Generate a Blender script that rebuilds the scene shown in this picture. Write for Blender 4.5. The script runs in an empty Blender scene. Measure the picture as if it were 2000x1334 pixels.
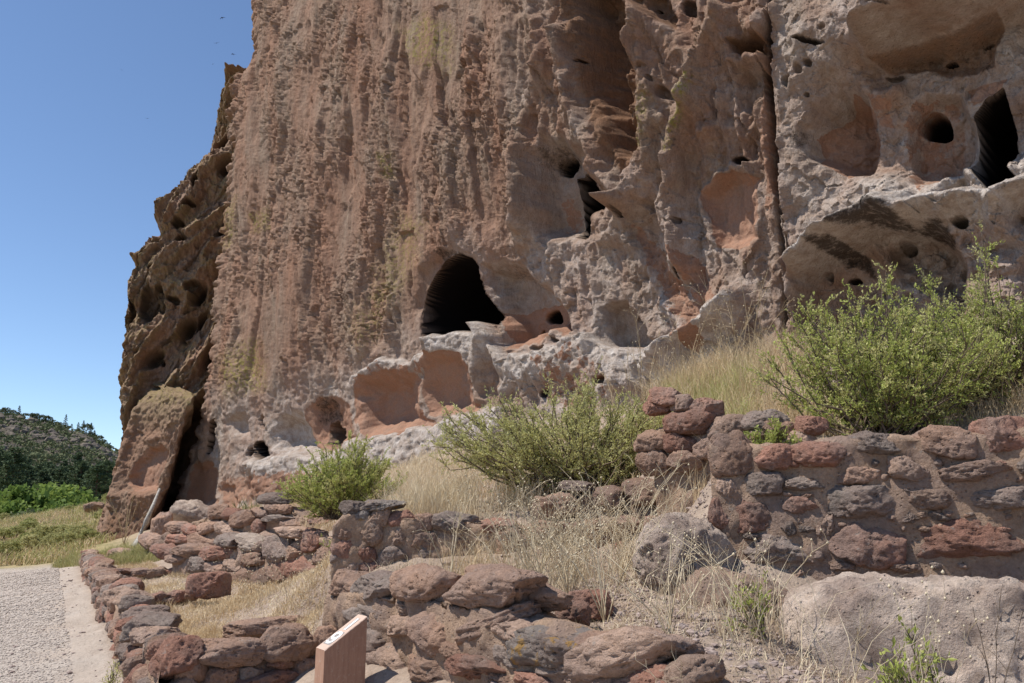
import bpy, math, random
import numpy as np
from mathutils import Vector, Matrix

# ------------------------------------------------------------------ camera, sky, sun, exposure
scene = bpy.context.scene
C = scene.collection
F_PX = 1555.0            # focal length in pixels of the 2000 px wide photograph
PITCH = math.radians(12.0)
EYE = 1.6
cam_d = bpy.data.cameras.new('camera')
cam_d.sensor_width = 36.0
cam_d.lens = 36.0 * F_PX / 2000.0
cam_d.clip_start = 0.05
cam_d.clip_end = 6000.0
cam = bpy.data.objects.new('camera', cam_d)
cam.location = (0, 0, EYE)
cam.rotation_euler = (math.radians(90) + PITCH, 0, 0)
C.objects.link(cam)
scene.camera = cam

SUN_DIR = Vector((-1.0, -0.20, 0)).normalized()
SUN_EL = math.radians(59)
sd = Vector((SUN_DIR.x * math.cos(SUN_EL), SUN_DIR.y * math.cos(SUN_EL), math.sin(SUN_EL)))
world = bpy.data.worlds.new('World')
scene.world = world
world.use_nodes = True
wn = world.node_tree.nodes
wl = world.node_tree.links
wn.clear()
sky = wn.new('ShaderNodeTexSky')
sky.sky_type = 'NISHITA'
sky.sun_disc = False
sky.sun_elevation = SUN_EL
sky.sun_rotation = math.atan2(sd.x, sd.y)
sky.altitude = 1900
sky.air_density = 1.0
sky.dust_density = 0.0
sky.ozone_density = 3.0
bg = wn.new('ShaderNodeBackground')
bg.inputs['Strength'].default_value = 0.15
wo = wn.new('ShaderNodeOutputWorld')
wl.new(sky.outputs[0], bg.inputs['Color'])
wl.new(bg.outputs[0], wo.inputs['Surface'])
sun_d = bpy.data.lights.new('sun', 'SUN')
sun_d.energy = 5.0
sun_d.angle = math.radians(0.5)
sun_d.color = (1.0, 0.955, 0.89)
sun = bpy.data.objects.new('sun', sun_d)
sun.rotation_euler = sd.to_track_quat('Z', 'Y').to_euler()
sun.location = (-20, -10, 40)
C.objects.link(sun)
scene.view_settings.view_transform = 'Standard'
scene.view_settings.look = 'None'
scene.view_settings.exposure = 0.14
scene.view_settings.gamma = 1.0
scene.view_settings.use_curve_mapping = False
scene.render.engine = 'CYCLES'
scene.cycles.max_bounces = 6
scene.cycles.diffuse_bounces = 3
scene.cycles.transparent_max_bounces = 8

# ------------------------------------------------------------------ helpers
RNG = np.random.default_rng(7)
CP, SP = math.cos(PITCH), math.sin(PITCH)

def ray(px, py):
    """direction of the sight line through a photograph pixel, scaled to one metre of forward distance"""
    a = (np.asarray(px, float) - 1000.0) / F_PX
    s = (667.0 - np.asarray(py, float)) / F_PX
    dy = CP - s * SP
    dz = SP + s * CP
    return a / dy, dz / dy

def at(px, py, D):
    x, z = ray(px, py)
    return np.array([float(x) * D, D, EYE + float(z) * D])

def project(P):
    X, Y, Z = P[..., 0], P[..., 1], P[..., 2] - EYE
    f = Y * CP + Z * SP
    u = -Y * SP + Z * CP
    return 1000 + F_PX * X / f, 667 - F_PX * u / f

def sm(a, b, x):
    t = np.clip((x - a) / (b - a), 0, 1)
    return t * t * (3 - 2 * t)

def _h(ix, iy, iz, seed):
    h = (ix.astype(np.int64) * 374761393 + iy.astype(np.int64) * 668265263 + iz.astype(np.int64) * 2147483647 + seed * 974634777) & 0xffffffff
    h = ((h ^ (h >> 13)) * 1274126177) & 0xffffffff
    h = ((h ^ (h >> 16)) * 2246822519) & 0xffffffff
    return h ^ (h >> 15)

_G = RNG.normal(size=(256, 3))
_G /= np.linalg.norm(_G, axis=1)[:, None]

def noise2(x, y, seed=0):
    x0 = np.floor(x); y0 = np.floor(y)
    fx = x - x0; fy = y - y0
    ux = fx * fx * fx * (fx * (fx * 6 - 15) + 10)
    uy = fy * fy * fy * (fy * (fy * 6 - 15) + 10)
    z = np.zeros_like(x0, dtype=np.int64)
    def g(i, j):
        k = _h(x0.astype(np.int64) + i, y0.astype(np.int64) + j, z, seed)
        an = (k & 1023) * (2 * math.pi / 1024)
        return np.cos(an) * (fx - i) + np.sin(an) * (fy - j)
    a = g(0, 0); b = g(1, 0); c = g(0, 1); d = g(1, 1)
    return 1.5 * ((a * (1 - ux) + b * ux) * (1 - uy) + (c * (1 - ux) + d * ux) * uy)

def noise3(p, seed=0):
    f = np.floor(p); r = p - f
    u = r * r * r * (r * (r * 6 - 15) + 10)
    f = f.astype(np.int64)
    out = 0
    for i in (0, 1):
        wx = u[:, 0] if i else 1 - u[:, 0]
        for j in (0, 1):
            wy = u[:, 1] if j else 1 - u[:, 1]
            for k in (0, 1):
                wz = u[:, 2] if k else 1 - u[:, 2]
                g = _G[_h(f[:, 0] + i, f[:, 1] + j, f[:, 2] + k, seed) & 255]
                out = out + wx * wy * wz * (g[:, 0] * (r[:, 0] - i) + g[:, 1] * (r[:, 1] - j) + g[:, 2] * (r[:, 2] - k))
    return out * 1.6

def fbm2(x, y, o=4, seed=0, gain=0.5):
    s = 0; a = 1.0
    for i in range(o):
        s = s + a * noise2(x * 2 ** i + 17.3 * i, y * 2 ** i - 9.1 * i, seed + i)
        a *= gain
    return s

def fbm3(p, o=4, seed=0, gain=0.5):
    s = 0; a = 1.0
    for i in range(o):
        s = s + a * noise3(p * 2 ** i + 13.7 * i, seed + i)
        a *= gain
    return s

def worley2(x, y, seed=0, jit=0.9):
    x0 = np.floor(x).astype(np.int64); y0 = np.floor(y).astype(np.int64)
    f1 = np.full(x.shape, 9.0); f2 = np.full(x.shape, 9.0); cid = np.zeros(x.shape)
    z = np.zeros_like(x0)
    for i in (-1, 0, 1):
        for j in (-1, 0, 1):
            k = _h(x0 + i, y0 + j, z, seed)
            cx = x0 + i + 0.5 + jit * ((k & 1023) / 1023.0 - 0.5)
            cy = y0 + j + 0.5 + jit * (((k >> 10) & 1023) / 1023.0 - 0.5)
            d = np.sqrt((x - cx) ** 2 + (y - cy) ** 2)
            n = d < f1
            f2 = np.where(n, f1, np.minimum(f2, d))
            cid = np.where(n, ((k >> 20) & 255) / 255.0, cid)
            f1 = np.where(n, d, f1)
    return f1, f2, cid

def facets2(x, y, seed=0, tilt=1.0):
    """broken rock: every cell is a small plane with its own height and tilt"""
    x0 = np.floor(x).astype(np.int64); y0 = np.floor(y).astype(np.int64)
    z = np.zeros_like(x0)
    f1 = np.full(x.shape, 9.0); out = np.zeros(x.shape)
    for i in (-1, 0, 1):
        for j in (-1, 0, 1):
            k = _h(x0 + i, y0 + j, z, seed)
            dx = x - (x0 + i + 0.5 + 0.95 * ((k & 1023) / 1023.0 - 0.5))
            dy = y - (y0 + j + 0.5 + 0.95 * (((k >> 10) & 1023) / 1023.0 - 0.5))
            d = dx * dx + dy * dy
            k2 = _h(x0 + i, y0 + j, z + 1, seed + 7)
            v = ((k >> 20) & 1023) / 1023.0 - 0.5 + tilt * (dx * ((k2 & 1023) / 1023.0 - 0.5) + dy * (((k2 >> 10) & 1023) / 1023.0 - 0.5)) * 1.6
            n = d < f1
            out = np.where(n, v, out); f1 = np.where(n, d, f1)
    return out

def make_mesh(name, V, Fc, mat=None, smooth=True, attrs=None):
    """V (n,3), Fc a list of (m,k) int arrays"""
    me = bpy.data.meshes.new(name)
    V = np.asarray(V, dtype=np.float32)
    if not isinstance(Fc, (list, tuple)):
        Fc = [Fc]
    Fc = [np.asarray(f, dtype=np.int32) for f in Fc if len(f)]
    me.vertices.add(len(V)); me.vertices.foreach_set('co', V.ravel())
    nl = sum(f.size for f in Fc); nf = sum(len(f) for f in Fc)
    me.loops.add(nl); me.loops.foreach_set('vertex_index', np.concatenate([f.ravel() for f in Fc]))
    me.polygons.add(nf)
    tot = np.concatenate([np.full(len(f), f.shape[1], dtype=np.int32) for f in Fc])
    st = np.concatenate([[0], np.cumsum(tot)[:-1]]).astype(np.int32)
    me.polygons.foreach_set('loop_start', st)
    me.polygons.foreach_set('loop_total', tot)
    me.update(calc_edges=True)
    me.polygons.foreach_set('use_smooth', np.full(nf, smooth, dtype=bool))
    if attrs:
        for k, a in attrs.items():
            ca = me.attributes.new(k, 'FLOAT_COLOR', 'POINT')
            ca.data.foreach_set('color', np.asarray(a, dtype=np.float32).ravel())
    if mat: me.materials.append(mat)
    return me

def add(name, me, parent=None, loc=None, kind=None, label=None, cat=None, group=None):
    o = bpy.data.objects.new(name, me)
    C.objects.link(o)
    if parent is not None: o.parent = parent
    if loc is not None: o.location = loc
    if kind: o['kind'] = kind
    if label: o['label'] = label
    if cat: o['category'] = cat
    if group: o['group'] = group
    return o

def grid_faces(nc, nr, flip=False):
    i = np.arange(nc - 1)[:, None] * nr + np.arange(nr - 1)[None, :]
    a = i.ravel(); b = a + nr; c = b + 1; d = a + 1
    return np.stack([a, b, c, d] if not flip else [a, d, c, b], 1)

# ------------------------------------------------------------------ materials
def new_mat(name):
    m = bpy.data.materials.new(name); m.use_nodes = True
    nt = m.node_tree
    b = nt.nodes['Principled BSDF']
    b.inputs['Roughness'].default_value = 0.95
    b.inputs['Specular IOR Level'].default_value = 0.12
    return m, nt, b

class NT:
    def __init__(s, nt): s.nt = nt; s.n = nt.nodes; s.l = nt.links
    def pos(s):
        return s.n.new('ShaderNodeNewGeometry').outputs['Position']
    def obj(s):
        return s.n.new('ShaderNodeTexCoord').outputs['Object']
    def scale(s, v, sc):
        m = s.n.new('ShaderNodeVectorMath'); m.operation = 'MULTIPLY'
        s.l.new(v, m.inputs[0]); m.inputs[1].default_value = sc
        return m.outputs[0]
    def noise(s, v, sc, det=4, rough=0.55, dist=0):
        t = s.n.new('ShaderNodeTexNoise'); s.l.new(v, t.inputs['Vector'])
        t.inputs['Scale'].default_value = sc; t.inputs['Detail'].default_value = det
        t.inputs['Roughness'].default_value = rough; t.inputs['Distortion'].default_value = dist
        return t.outputs['Fac']
    def vor(s, v, sc, feat='F1'):
        t = s.n.new('ShaderNodeTexVoronoi'); s.l.new(v, t.inputs['Vector'])
        t.inputs['Scale'].default_value = sc; t.feature = feat
        return t.outputs['Distance']
    def ramp(s, f, stops):
        r = s.n.new('ShaderNodeValToRGB'); s.l.new(f, r.inputs[0])
        e = r.color_ramp.elements
        while len(e) < len(stops): e.new(0.5)
        for el, (p, c) in zip(e, stops):
            el.position = p
            el.color = (c, c, c, 1) if isinstance(c, (int, float)) else (*c, 1)
        return r.outputs[0]
    def mix(s, f, a, b, bt='MIX'):
        m = s.n.new('ShaderNodeMix'); m.data_type = 'RGBA'; m.blend_type = bt
        for i, v in ((0, f), (6, a), (7, b)):
            if hasattr(v, 'node'): s.l.new(v, m.inputs[i])
            elif i == 0: m.inputs[0].default_value = v
            else: m.inputs[i].default_value = (*v, 1) if len(v) == 3 else v
        return m.outputs[2]
    def math(s, op, a, b=0.0, clamp=False):
        m = s.n.new('ShaderNodeMath'); m.operation = op; m.use_clamp = clamp
        for i, v in ((0, a), (1, b)):
            if hasattr(v, 'node'): s.l.new(v, m.inputs[i])
            else: m.inputs[i].default_value = v
        return m.outputs[0]
    def attr(s, name):
        a = s.n.new('ShaderNodeAttribute'); a.attribute_name = name
        return a
    def sep(s, c):
        a = s.n.new('ShaderNodeSeparateColor'); s.l.new(c, a.inputs[0])
        return a.outputs
    def bump(s, h, dist, normal=None, strength=1.0):
        b = s.n.new('ShaderNodeBump'); s.l.new(h, b.inputs['Height'])
        b.inputs['Distance'].default_value = dist; b.inputs['Strength'].default_value = strength
        if normal is not None: s.l.new(normal, b.inputs['Normal'])
        return b.outputs[0]
    def rand(s):
        return s.n.new('ShaderNodeObjectInfo').outputs['Random']

def cliff_material():
    m, nt, b = new_mat('tuff_cliff')
    t = NT(nt); P = t.pos()
    V = t.scale(P, (1, 1, 0.28))
    n1 = t.noise(V, 1.1, 5, 0.6)
    n2 = t.noise(V, 7.0, 5, 0.65)
    base = t.mix(t.ramp(n1, [(0.35, 0.0), (0.65, 1.0)]), (0.335, 0.188, 0.122), (0.315, 0.228, 0.166))
    base = t.mix(t.ramp(n2, [(0.4, 0.0), (0.7, 0.75)]), base, (0.20, 0.12, 0.085))
    a = t.attr('mask'); R, G, B = t.sep(a.outputs['Color'])[:3]; A = a.outputs['Alpha']
    a2 = t.attr('mask_b'); D, U, K = t.sep(a2.outputs['Color'])[:3]
    fine = t.noise(P, 26, 4, 0.7)
    mid = t.noise(P, 5, 5, 0.65, 0.3)
    pale = t.mix(t.ramp(mid, [(0.35, 0.0), (0.7, 1.0)]), (0.36, 0.285, 0.23), (0.60, 0.54, 0.485))  # pale tuff, lightened to carry sunlit ledge highlights in the colour
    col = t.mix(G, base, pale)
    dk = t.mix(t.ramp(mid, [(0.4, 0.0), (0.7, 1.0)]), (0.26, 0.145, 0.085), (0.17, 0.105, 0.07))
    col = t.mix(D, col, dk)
    olive = t.mix(t.ramp(mid, [(0.4, 0.0), (0.65, 1.0)]), (0.29, 0.195, 0.13), (0.22, 0.16, 0.09))
    col = t.mix(U, col, olive)
    pl = t.mix(t.ramp(t.noise(P, 3.1, 5, 0.7), [(0.35, 0.0), (0.7, 1.0)]), (0.34, 0.185, 0.12), (0.30, 0.19, 0.135))
    # plaster with ragged chipped edges
    rag = t.math('ADD', R, t.math('MULTIPLY', t.math('SUBTRACT', mid, 0.5), 1.4))
    col = t.mix(t.ramp(rag, [(0.42, 0.0), (0.5, 1.0)]), col, pl)
    lrag = t.math('MULTIPLY', A, t.ramp(t.noise(P, 9, 5, 0.75), [(0.45, 0.0), (0.62, 1.0)]))
    col = t.mix(lrag, col, (0.27, 0.235, 0.055))
    srag = t.ramp(t.math('ADD', B, t.math('MULTIPLY', t.math('SUBTRACT', t.noise(P, 7, 6, 0.8), 0.5), 2.4)), [(0.40, 0.0), (0.95, 0.85)])
    srag = t.math('MULTIPLY', srag, t.ramp(B, [(0.04, 0.0), (0.22, 1.0)]))
    col = t.mix(srag, col, (0.035, 0.024, 0.018))
    col = t.mix(K, col, (0.010, 0.007, 0.006))  # soot plus shade painted into caves, holes and cracks
    grain = t.ramp(fine, [(0.25, 0.78), (0.75, 1.16)])
    col = t.mix(1.0, col, grain, 'MULTIPLY')
    nt.links.new(col, b.inputs['Base Color'])
    pit = t.ramp(t.vor(P, 16), [(0.0, 0.0), (0.28, 1.0)])
    pit2 = t.ramp(t.vor(V, 34), [(0.0, 0.0), (0.35, 1.0)])
    h = t.math('ADD', t.math('MULTIPLY', t.noise(V, 14, 6, 0.7), 0.7), t.math('MULTIPLY', pit, 0.25))
    h = t.math('ADD', h, t.math('MULTIPLY', pit2, 0.10))
    h = t.math('ADD', h, t.math('MULTIPLY', t.noise(P, 60, 3, 0.7), 0.14))
    # plastered and smoothed walls are less rough
    k = t.math('SUBTRACT', 1.0, t.math('MULTIPLY', R, 0.55))
    h = t.math('MULTIPLY', h, k)
    h = t.math('MULTIPLY', h, t.math('SUBTRACT', 1.0, t.math('MULTIPLY', K, 0.8)))
    nt.links.new(t.bump(h, 0.085), b.inputs['Normal'])
    return m

def stone_material(name, ca, cb, cdark, lichen=0.0):
    m, nt, b = new_mat(name)
    t = NT(nt); P = t.pos(); r = t.rand()
    n = t.noise(P, 6, 6, 0.7)
    col = t.mix(t.ramp(n, [(0.40, 0.0), (0.60, 1.0)]), ca, cb)
    blot = t.noise(P, 2.3, 4, 0.6)
    col = t.mix(t.ramp(blot, [(0.45, 0.0), (0.62, 0.75)]), col, (0.30, 0.215, 0.175))
    f = t.noise(P, 40, 4, 0.75)
    v = t.vor(P, 28)
    pitm = t.ramp(v, [(0.08, 1.0), (0.26, 0.0)])
    gate = t.ramp(t.noise(P, 9, 3, 0.6), [(0.42, 0.0), (0.6, 1.0)])
    pitm = t.math('MULTIPLY', pitm, gate)
    col = t.mix(t.math('MULTIPLY', pitm, 0.6), col, cdark)
    col = t.mix(1.0, col, t.ramp(f, [(0.25, 0.72), (0.75, 1.22)]), 'MULTIPLY')
    col = t.mix(1.0, col, t.ramp(r, [(0.0, 0.78), (1.0, 1.18)]), 'MULTIPLY')
    lk = t.ramp(t.noise(P, 14, 5, 0.8), [(0.60, 0.0), (0.66, 0.55)])
    col = t.mix(lk, col, (0.36, 0.33, 0.29))
    if lichen:
        col = t.mix(t.math('MULTIPLY', t.ramp(t.noise(P, 11, 4, 0.7), [(0.56, 0.0), (0.62, 1.0)]), lichen), col, (0.45, 0.24, 0.03))
    nt.links.new(col, b.inputs['Base Color'])
    h = t.math('ADD', t.math('MULTIPLY', t.noise(P, 22, 6, 0.78), 0.8), t.math('MULTIPLY', t.math('SUBTRACT', 1.0, pitm), 0.5))
    h = t.math('ADD', h, t.math('MULTIPLY', f, 0.35))
    nt.links.new(t.bump(h, 0.050), b.inputs['Normal'])
    return m

def flat_mat(name, c, rough=0.8, var=0.25, sc=8.0, transl=0.0, c2=None, spec=0.12):
    m, nt, b = new_mat(name)
    t = NT(nt)
    n = t.noise(t.pos(), sc, 3, 0.6)
    if c2 is None: c2 = tuple(x * (1 - var) for x in c)
    col = t.mix(t.ramp(n, [(0.35, 0.0), (0.65, 1.0)]), c, c2)
    nt.links.new(col, b.inputs['Base Color'])
    b.inputs['Roughness'].default_value = rough
    b.inputs['Specular IOR Level'].default_value = spec
    if transl:
        tr = nt.nodes.new('ShaderNodeBsdfTranslucent'); nt.links.new(col, tr.inputs[0])
        mx = nt.nodes.new('ShaderNodeMixShader'); mx.inputs[0].default_value = transl
        nt.links.new(b.outputs[0], mx.inputs[1]); nt.links.new(tr.outputs[0], mx.inputs[2])
        nt.links.new(mx.outputs[0], nt.nodes['Material Output'].inputs['Surface'])
    return m
# ------------------------------------------------------------------ the cliff
def poly_sd(pts, x, y):
    """signed distance (positive inside) to a closed outline"""
    pts = np.asarray(pts, float)
    d = np.full(x.shape, 1e9); s = np.zeros(x.shape, bool)
    n = len(pts)
    for i in range(n):
        ax, ay = pts[i]; bx, by = pts[(i + 1) % n]
        ex, ey = bx - ax, by - ay
        wx, wy = x - ax, y - ay
        t = np.clip((wx * ex + wy * ey) / (ex * ex + ey * ey + 1e-9), 0, 1)
        d = np.minimum(d, (wx - ex * t) ** 2 + (wy - ey * t) ** 2)
        c = ((ay > y) != (by > y)) & (x < (bx - ax) * (y - ay) / (by - ay + 1e-12) + ax)
        s ^= c
    d = np.sqrt(d)
    return np.where(s, d, -d)

def line_d(pts, x, y):
    pts = np.asarray(pts, float)
    d = np.full(x.shape, 1e9)
    for i in range(len(pts) - 1):
        ax, ay = pts[i][:2]; bx, by = pts[i + 1][:2]
        ex, ey = bx - ax, by - ay
        wx, wy = x - ax, y - ay
        t = np.clip((wx * ex + wy * ey) / (ex * ex + ey * ey + 1e-9), 0, 1)
        d = np.minimum(d, (wx - ex * t) ** 2 + (wy - ey * t) ** 2)
    return np.sqrt(d)

def sub(x, y, pts, pad):
    pts = np.asarray(pts, float)
    return (x > pts[:, 0].min() - pad) & (x < pts[:, 0].max() + pad) & (y > pts[:, 1].min() - pad) & (y < pts[:, 1].max() + pad)

class Relief:
    """layers of relief and of mineral staining and painted-in shade on one rock face, surveyed in photograph pixels"""
    def __init__(s, x, y, xo=None, yo=None):
        s.x, s.y = x, y
        s.xo = x if xo is None else xo; s.yo = y if yo is None else yo
        s.h = np.zeros(x.shape); s.m = np.zeros(x.shape + (4,)); s.k = np.zeros(x.shape + (4,))
    def recess(s, pts, depth, edge=8, plaster=0, pale=0, soot=0, dark=0, black=0, tilt=0, pedge=4, smooth=None):
        q = sub(s.x, s.y, pts, 30)
        x, y = s.x[q], s.y[q]
        if black >= 0.9 and depth > 1:      # cut openings keep clean jambs
            x = s.xo[q] * 0.8 + x * 0.2; y = s.yo[q] * 0.8 + y * 0.2
        d = poly_sd(pts, x, y)
        w = sm(-1.0 if edge < 9 else -edge * 0.12, edge, d)
        dp = depth
        if tilt:
            p = np.asarray(pts, float); y0, y1 = p[:, 1].min(), p[:, 1].max()
            dp = depth * (1 - tilt + tilt * np.clip((y - y0) / (y1 - y0), 0, 1))
        if smooth is None: smooth = 0.62 if (plaster or pale or black) else 0.0
        if smooth: s.h[q] *= 1 - smooth * sm(-10, 14, d)
        s.h[q] -= dp * w
        w2 = sm(-pedge, pedge, d)
        for c, v in ((0, plaster), (1, pale), (2, soot)):
            if v: s.m[q, c] = np.maximum(s.m[q, c], v * w2)
            elif plaster or black: s.m[q, c] *= (1 - w2)
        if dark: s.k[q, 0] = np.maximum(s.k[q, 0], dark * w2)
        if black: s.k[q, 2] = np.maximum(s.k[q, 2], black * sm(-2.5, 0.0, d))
    def stain(s, pts, c, v, edge=15):
        q = sub(s.x, s.y, pts, 40)
        d = poly_sd(pts, s.x[q], s.y[q])
        w = v * sm(-edge, edge, d)
        if c < 4: s.m[q, c] = np.maximum(s.m[q, c], w)
        else: s.k[q, c - 4] = np.maximum(s.k[q, c - 4], w)
    def ridge(s, pts, amp, width, power=2.0):
        q = sub(s.x, s.y, pts, width * 3)
        d = line_d(pts, s.x[q], s.y[q])
        s.h[q] += amp * np.exp(-(d / width) ** power)
    def hole(s, cx, cy, rx, ry, depth, black=0.0):
        q = (abs(s.x - cx) < rx * 2) & (abs(s.y - cy) < ry * 2)
        r = np.sqrt(((s.x[q] - cx) / rx) ** 2 + ((s.y[q] - cy) / ry) ** 2)
        s.h[q] -= depth * sm(1.1, 0.6, r)
        if black: s.k[q, 2] = np.maximum(s.k[q, 2], black * sm(1.02, 0.9, r))
    def bump(s, cx, cy, rx, ry, amp, rot=0):
        c, sn = math.cos(rot), math.sin(rot)
        dx, dy = s.x - cx, s.y - cy
        r2 = ((dx * c + dy * sn) / rx) ** 2 + ((-dx * sn + dy * c) / ry) ** 2
        s.h += amp * np.exp(-r2)
    def shelf(s, line, amp, fade, sharp=6, x0=None, x1=None, pale=0.0, pband=40):
        l = np.asarray(line, float)
        xa, xb = l[0, 0], l[-1, 0]
        yl = np.interp(s.x, l[:, 0], l[:, 1])
        t = s.y - yl
        side = sm(xa - 25, xa + 15, s.x) * sm(xb + 25, xb - 15, s.x)
        s.h += amp * sm(-sharp, sharp, t) * (1 - sm(fade * 0.15, fade, t)) * side
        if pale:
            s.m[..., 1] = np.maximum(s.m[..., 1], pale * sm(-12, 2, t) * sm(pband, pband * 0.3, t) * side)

class Face:
    """a rock face: vertical survey plane through point p0 with horizontal normal n (towards the viewer)"""
    def __init__(s, p0, n):
        s.p0 = np.array(p0, float); s.n = np.array(n, float); s.n /= np.linalg.norm(s.n)
        s.t = np.array([-s.n[1], s.n[0]])
    def dist(s, px):
        a, _ = ray(px, 1000.0)       # near enough: forward distance for an azimuth
        return a
    def build(s, x0, x1, ncol, z0f, z1f, nrow, macro, relief, name, mat, extra=None, extend=6, two_pass=False):
        # azimuth columns (tan of the azimuth), even steps
        ta = np.linspace((x0 - 1000) / F_PX, (x1 - 1000) / F_PX, ncol)
        D = (s.p0 @ s.n) / (ta * s.n[0] + s.n[1])
        zt = z1f(ta, D); zb = z0f(ta, D)
        v = np.concatenate([np.linspace(0, 1, nrow), 1 + np.linspace(0.02, 1, extend) ** 1.3 * 0.6])
        Z = zb[:, None] + (zt - zb)[:, None] * v[None, :]
        X = (ta * D)[:, None] + 0 * Z
        Y = D[:, None] + 0 * Z
        P = np.stack([X, Y, Z], -1)
        px, py = project(P)
        N = np.array([s.n[0], s.n[1], 0.0])
        U = X * s.t[0] + Y * s.t[1]
        h0 = macro(px, py, U, Z)
        px1, py1 = project(P + h0[..., None] * N)
        R = relief(px1, py1, U, Z)
        if two_pass:
            g = np.clip(R.h, -0.30, 1.2) * 0.9
            for _ in range(2):
                for ax in (0, 1):
                    w = 12
                    c = np.cumsum(np.concatenate([np.repeat(np.take(g, [0], ax), w + 1, ax), g, np.repeat(np.take(g, [-1], ax), w, ax)], ax), ax)
                    hi = np.take(c, range(2 * w + 1, c.shape[ax]), ax); lo = np.take(c, range(0, c.shape[ax] - 2 * w - 1), ax)
                    g = (hi - lo) / (2 * w + 1)
            px1, py1 = project(P + (h0 + g)[..., None] * N)
            R = relief(px1, py1, U, Z)
        h = h0 + R.h
        V = P + h[..., None] * N
        if extra is not None:
            V = extra(V, px1, py1, h)
        me = make_mesh(name, V.reshape(-1, 3), grid_faces(*Z.shape), mat, True,
                       {'mask': R.m.reshape(-1, 4), 'mask_b': R.k.reshape(-1, 4)})
        return add(name, me)

MAT_CLIFF = cliff_material()

def flakes(U, Z, seed):
    """weathered skin of the tuff: long flutes with exfoliated, sharp-edged flakes and clusters of pits"""
    wu = U + 0.22 * noise2(U * 0.8, Z * 0.3, seed + 5) + 0.05 * noise2(U * 3.1, Z * 1.4, seed + 6) + 0.06 * Z
    wz = Z + 0.55 * noise2(U * 0.7, Z * 0.5, seed + 7)
    s = fbm2(wu * 1.7, wz * 0.20, 4, seed, 0.52)
    t = fbm2(wu * 5.5, wz * 0.7, 2, seed + 20)
    def saw(v):
        f = v - np.floor(v)
        return f - sm(0.80, 1.0, f)
    f1 = saw(s * 2.4 + 0.35 * t)
    s2 = fbm2(wu * 4.6 + 9, wz * 0.42, 3, seed + 40, 0.5)
    f2 = saw(s2 * 2.0)
    clus = sm(0.05, 0.45, fbm2(U * 0.55, Z * 0.35, 3, seed + 60))
    p1, _, pid = worley2(wu * 5.0 + 0.3 * t, wz * 1.5 + 0.3 * s, seed + 70, 1.0)
    pit = sm(0.38, 0.12, p1) * (pid > 0.45)
    return s, f1, f2, clus, pit, t

MAIN_EDGE = [(490, -400), (489, 0), (484, 60), (487, 100), (470, 126), (446, 145), (438, 300), (425, 420), (405, 600),
             (390, 760), (374, 820), (356, 900), (336, 960), (316, 1010), (300, 1100), (290, 1500)]

def macro_main(px, py, U, Z):
    h = 0.35 * noise2(U * 0.16, Z * 0.10, 101) + 0.16 * noise2(U * 0.5, Z * 0.22, 102)
    # the right hand block stands proud of the crack
    cr = np.interp(py, [-300, 100, 300, 480, 660, 1000], [1498, 1505, 1516, 1530, 1536, 1540])
    h += 0.30 * sm(-6, 6, px - cr)
    # belly above the row of caves leans out a little, the lower zone steps back
    low = np.interp(px, [350, 500, 700, 840, 1000, 1150, 1300, 1500], [830, 770, 690, 480, 450, 300, 250, 200])
    h -= 0.22 * sm(-30, 60, py - low) * sm(1550, 1400, px)
    # flaring foot
    base = np.interp(px, [350, 500, 700, 900, 1100, 1300, 1500, 2100], [1000, 960, 900, 830, 760, 660, 700, 680])
    h += 0.5 * sm(-60, 140, py - base)
    return h

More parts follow.
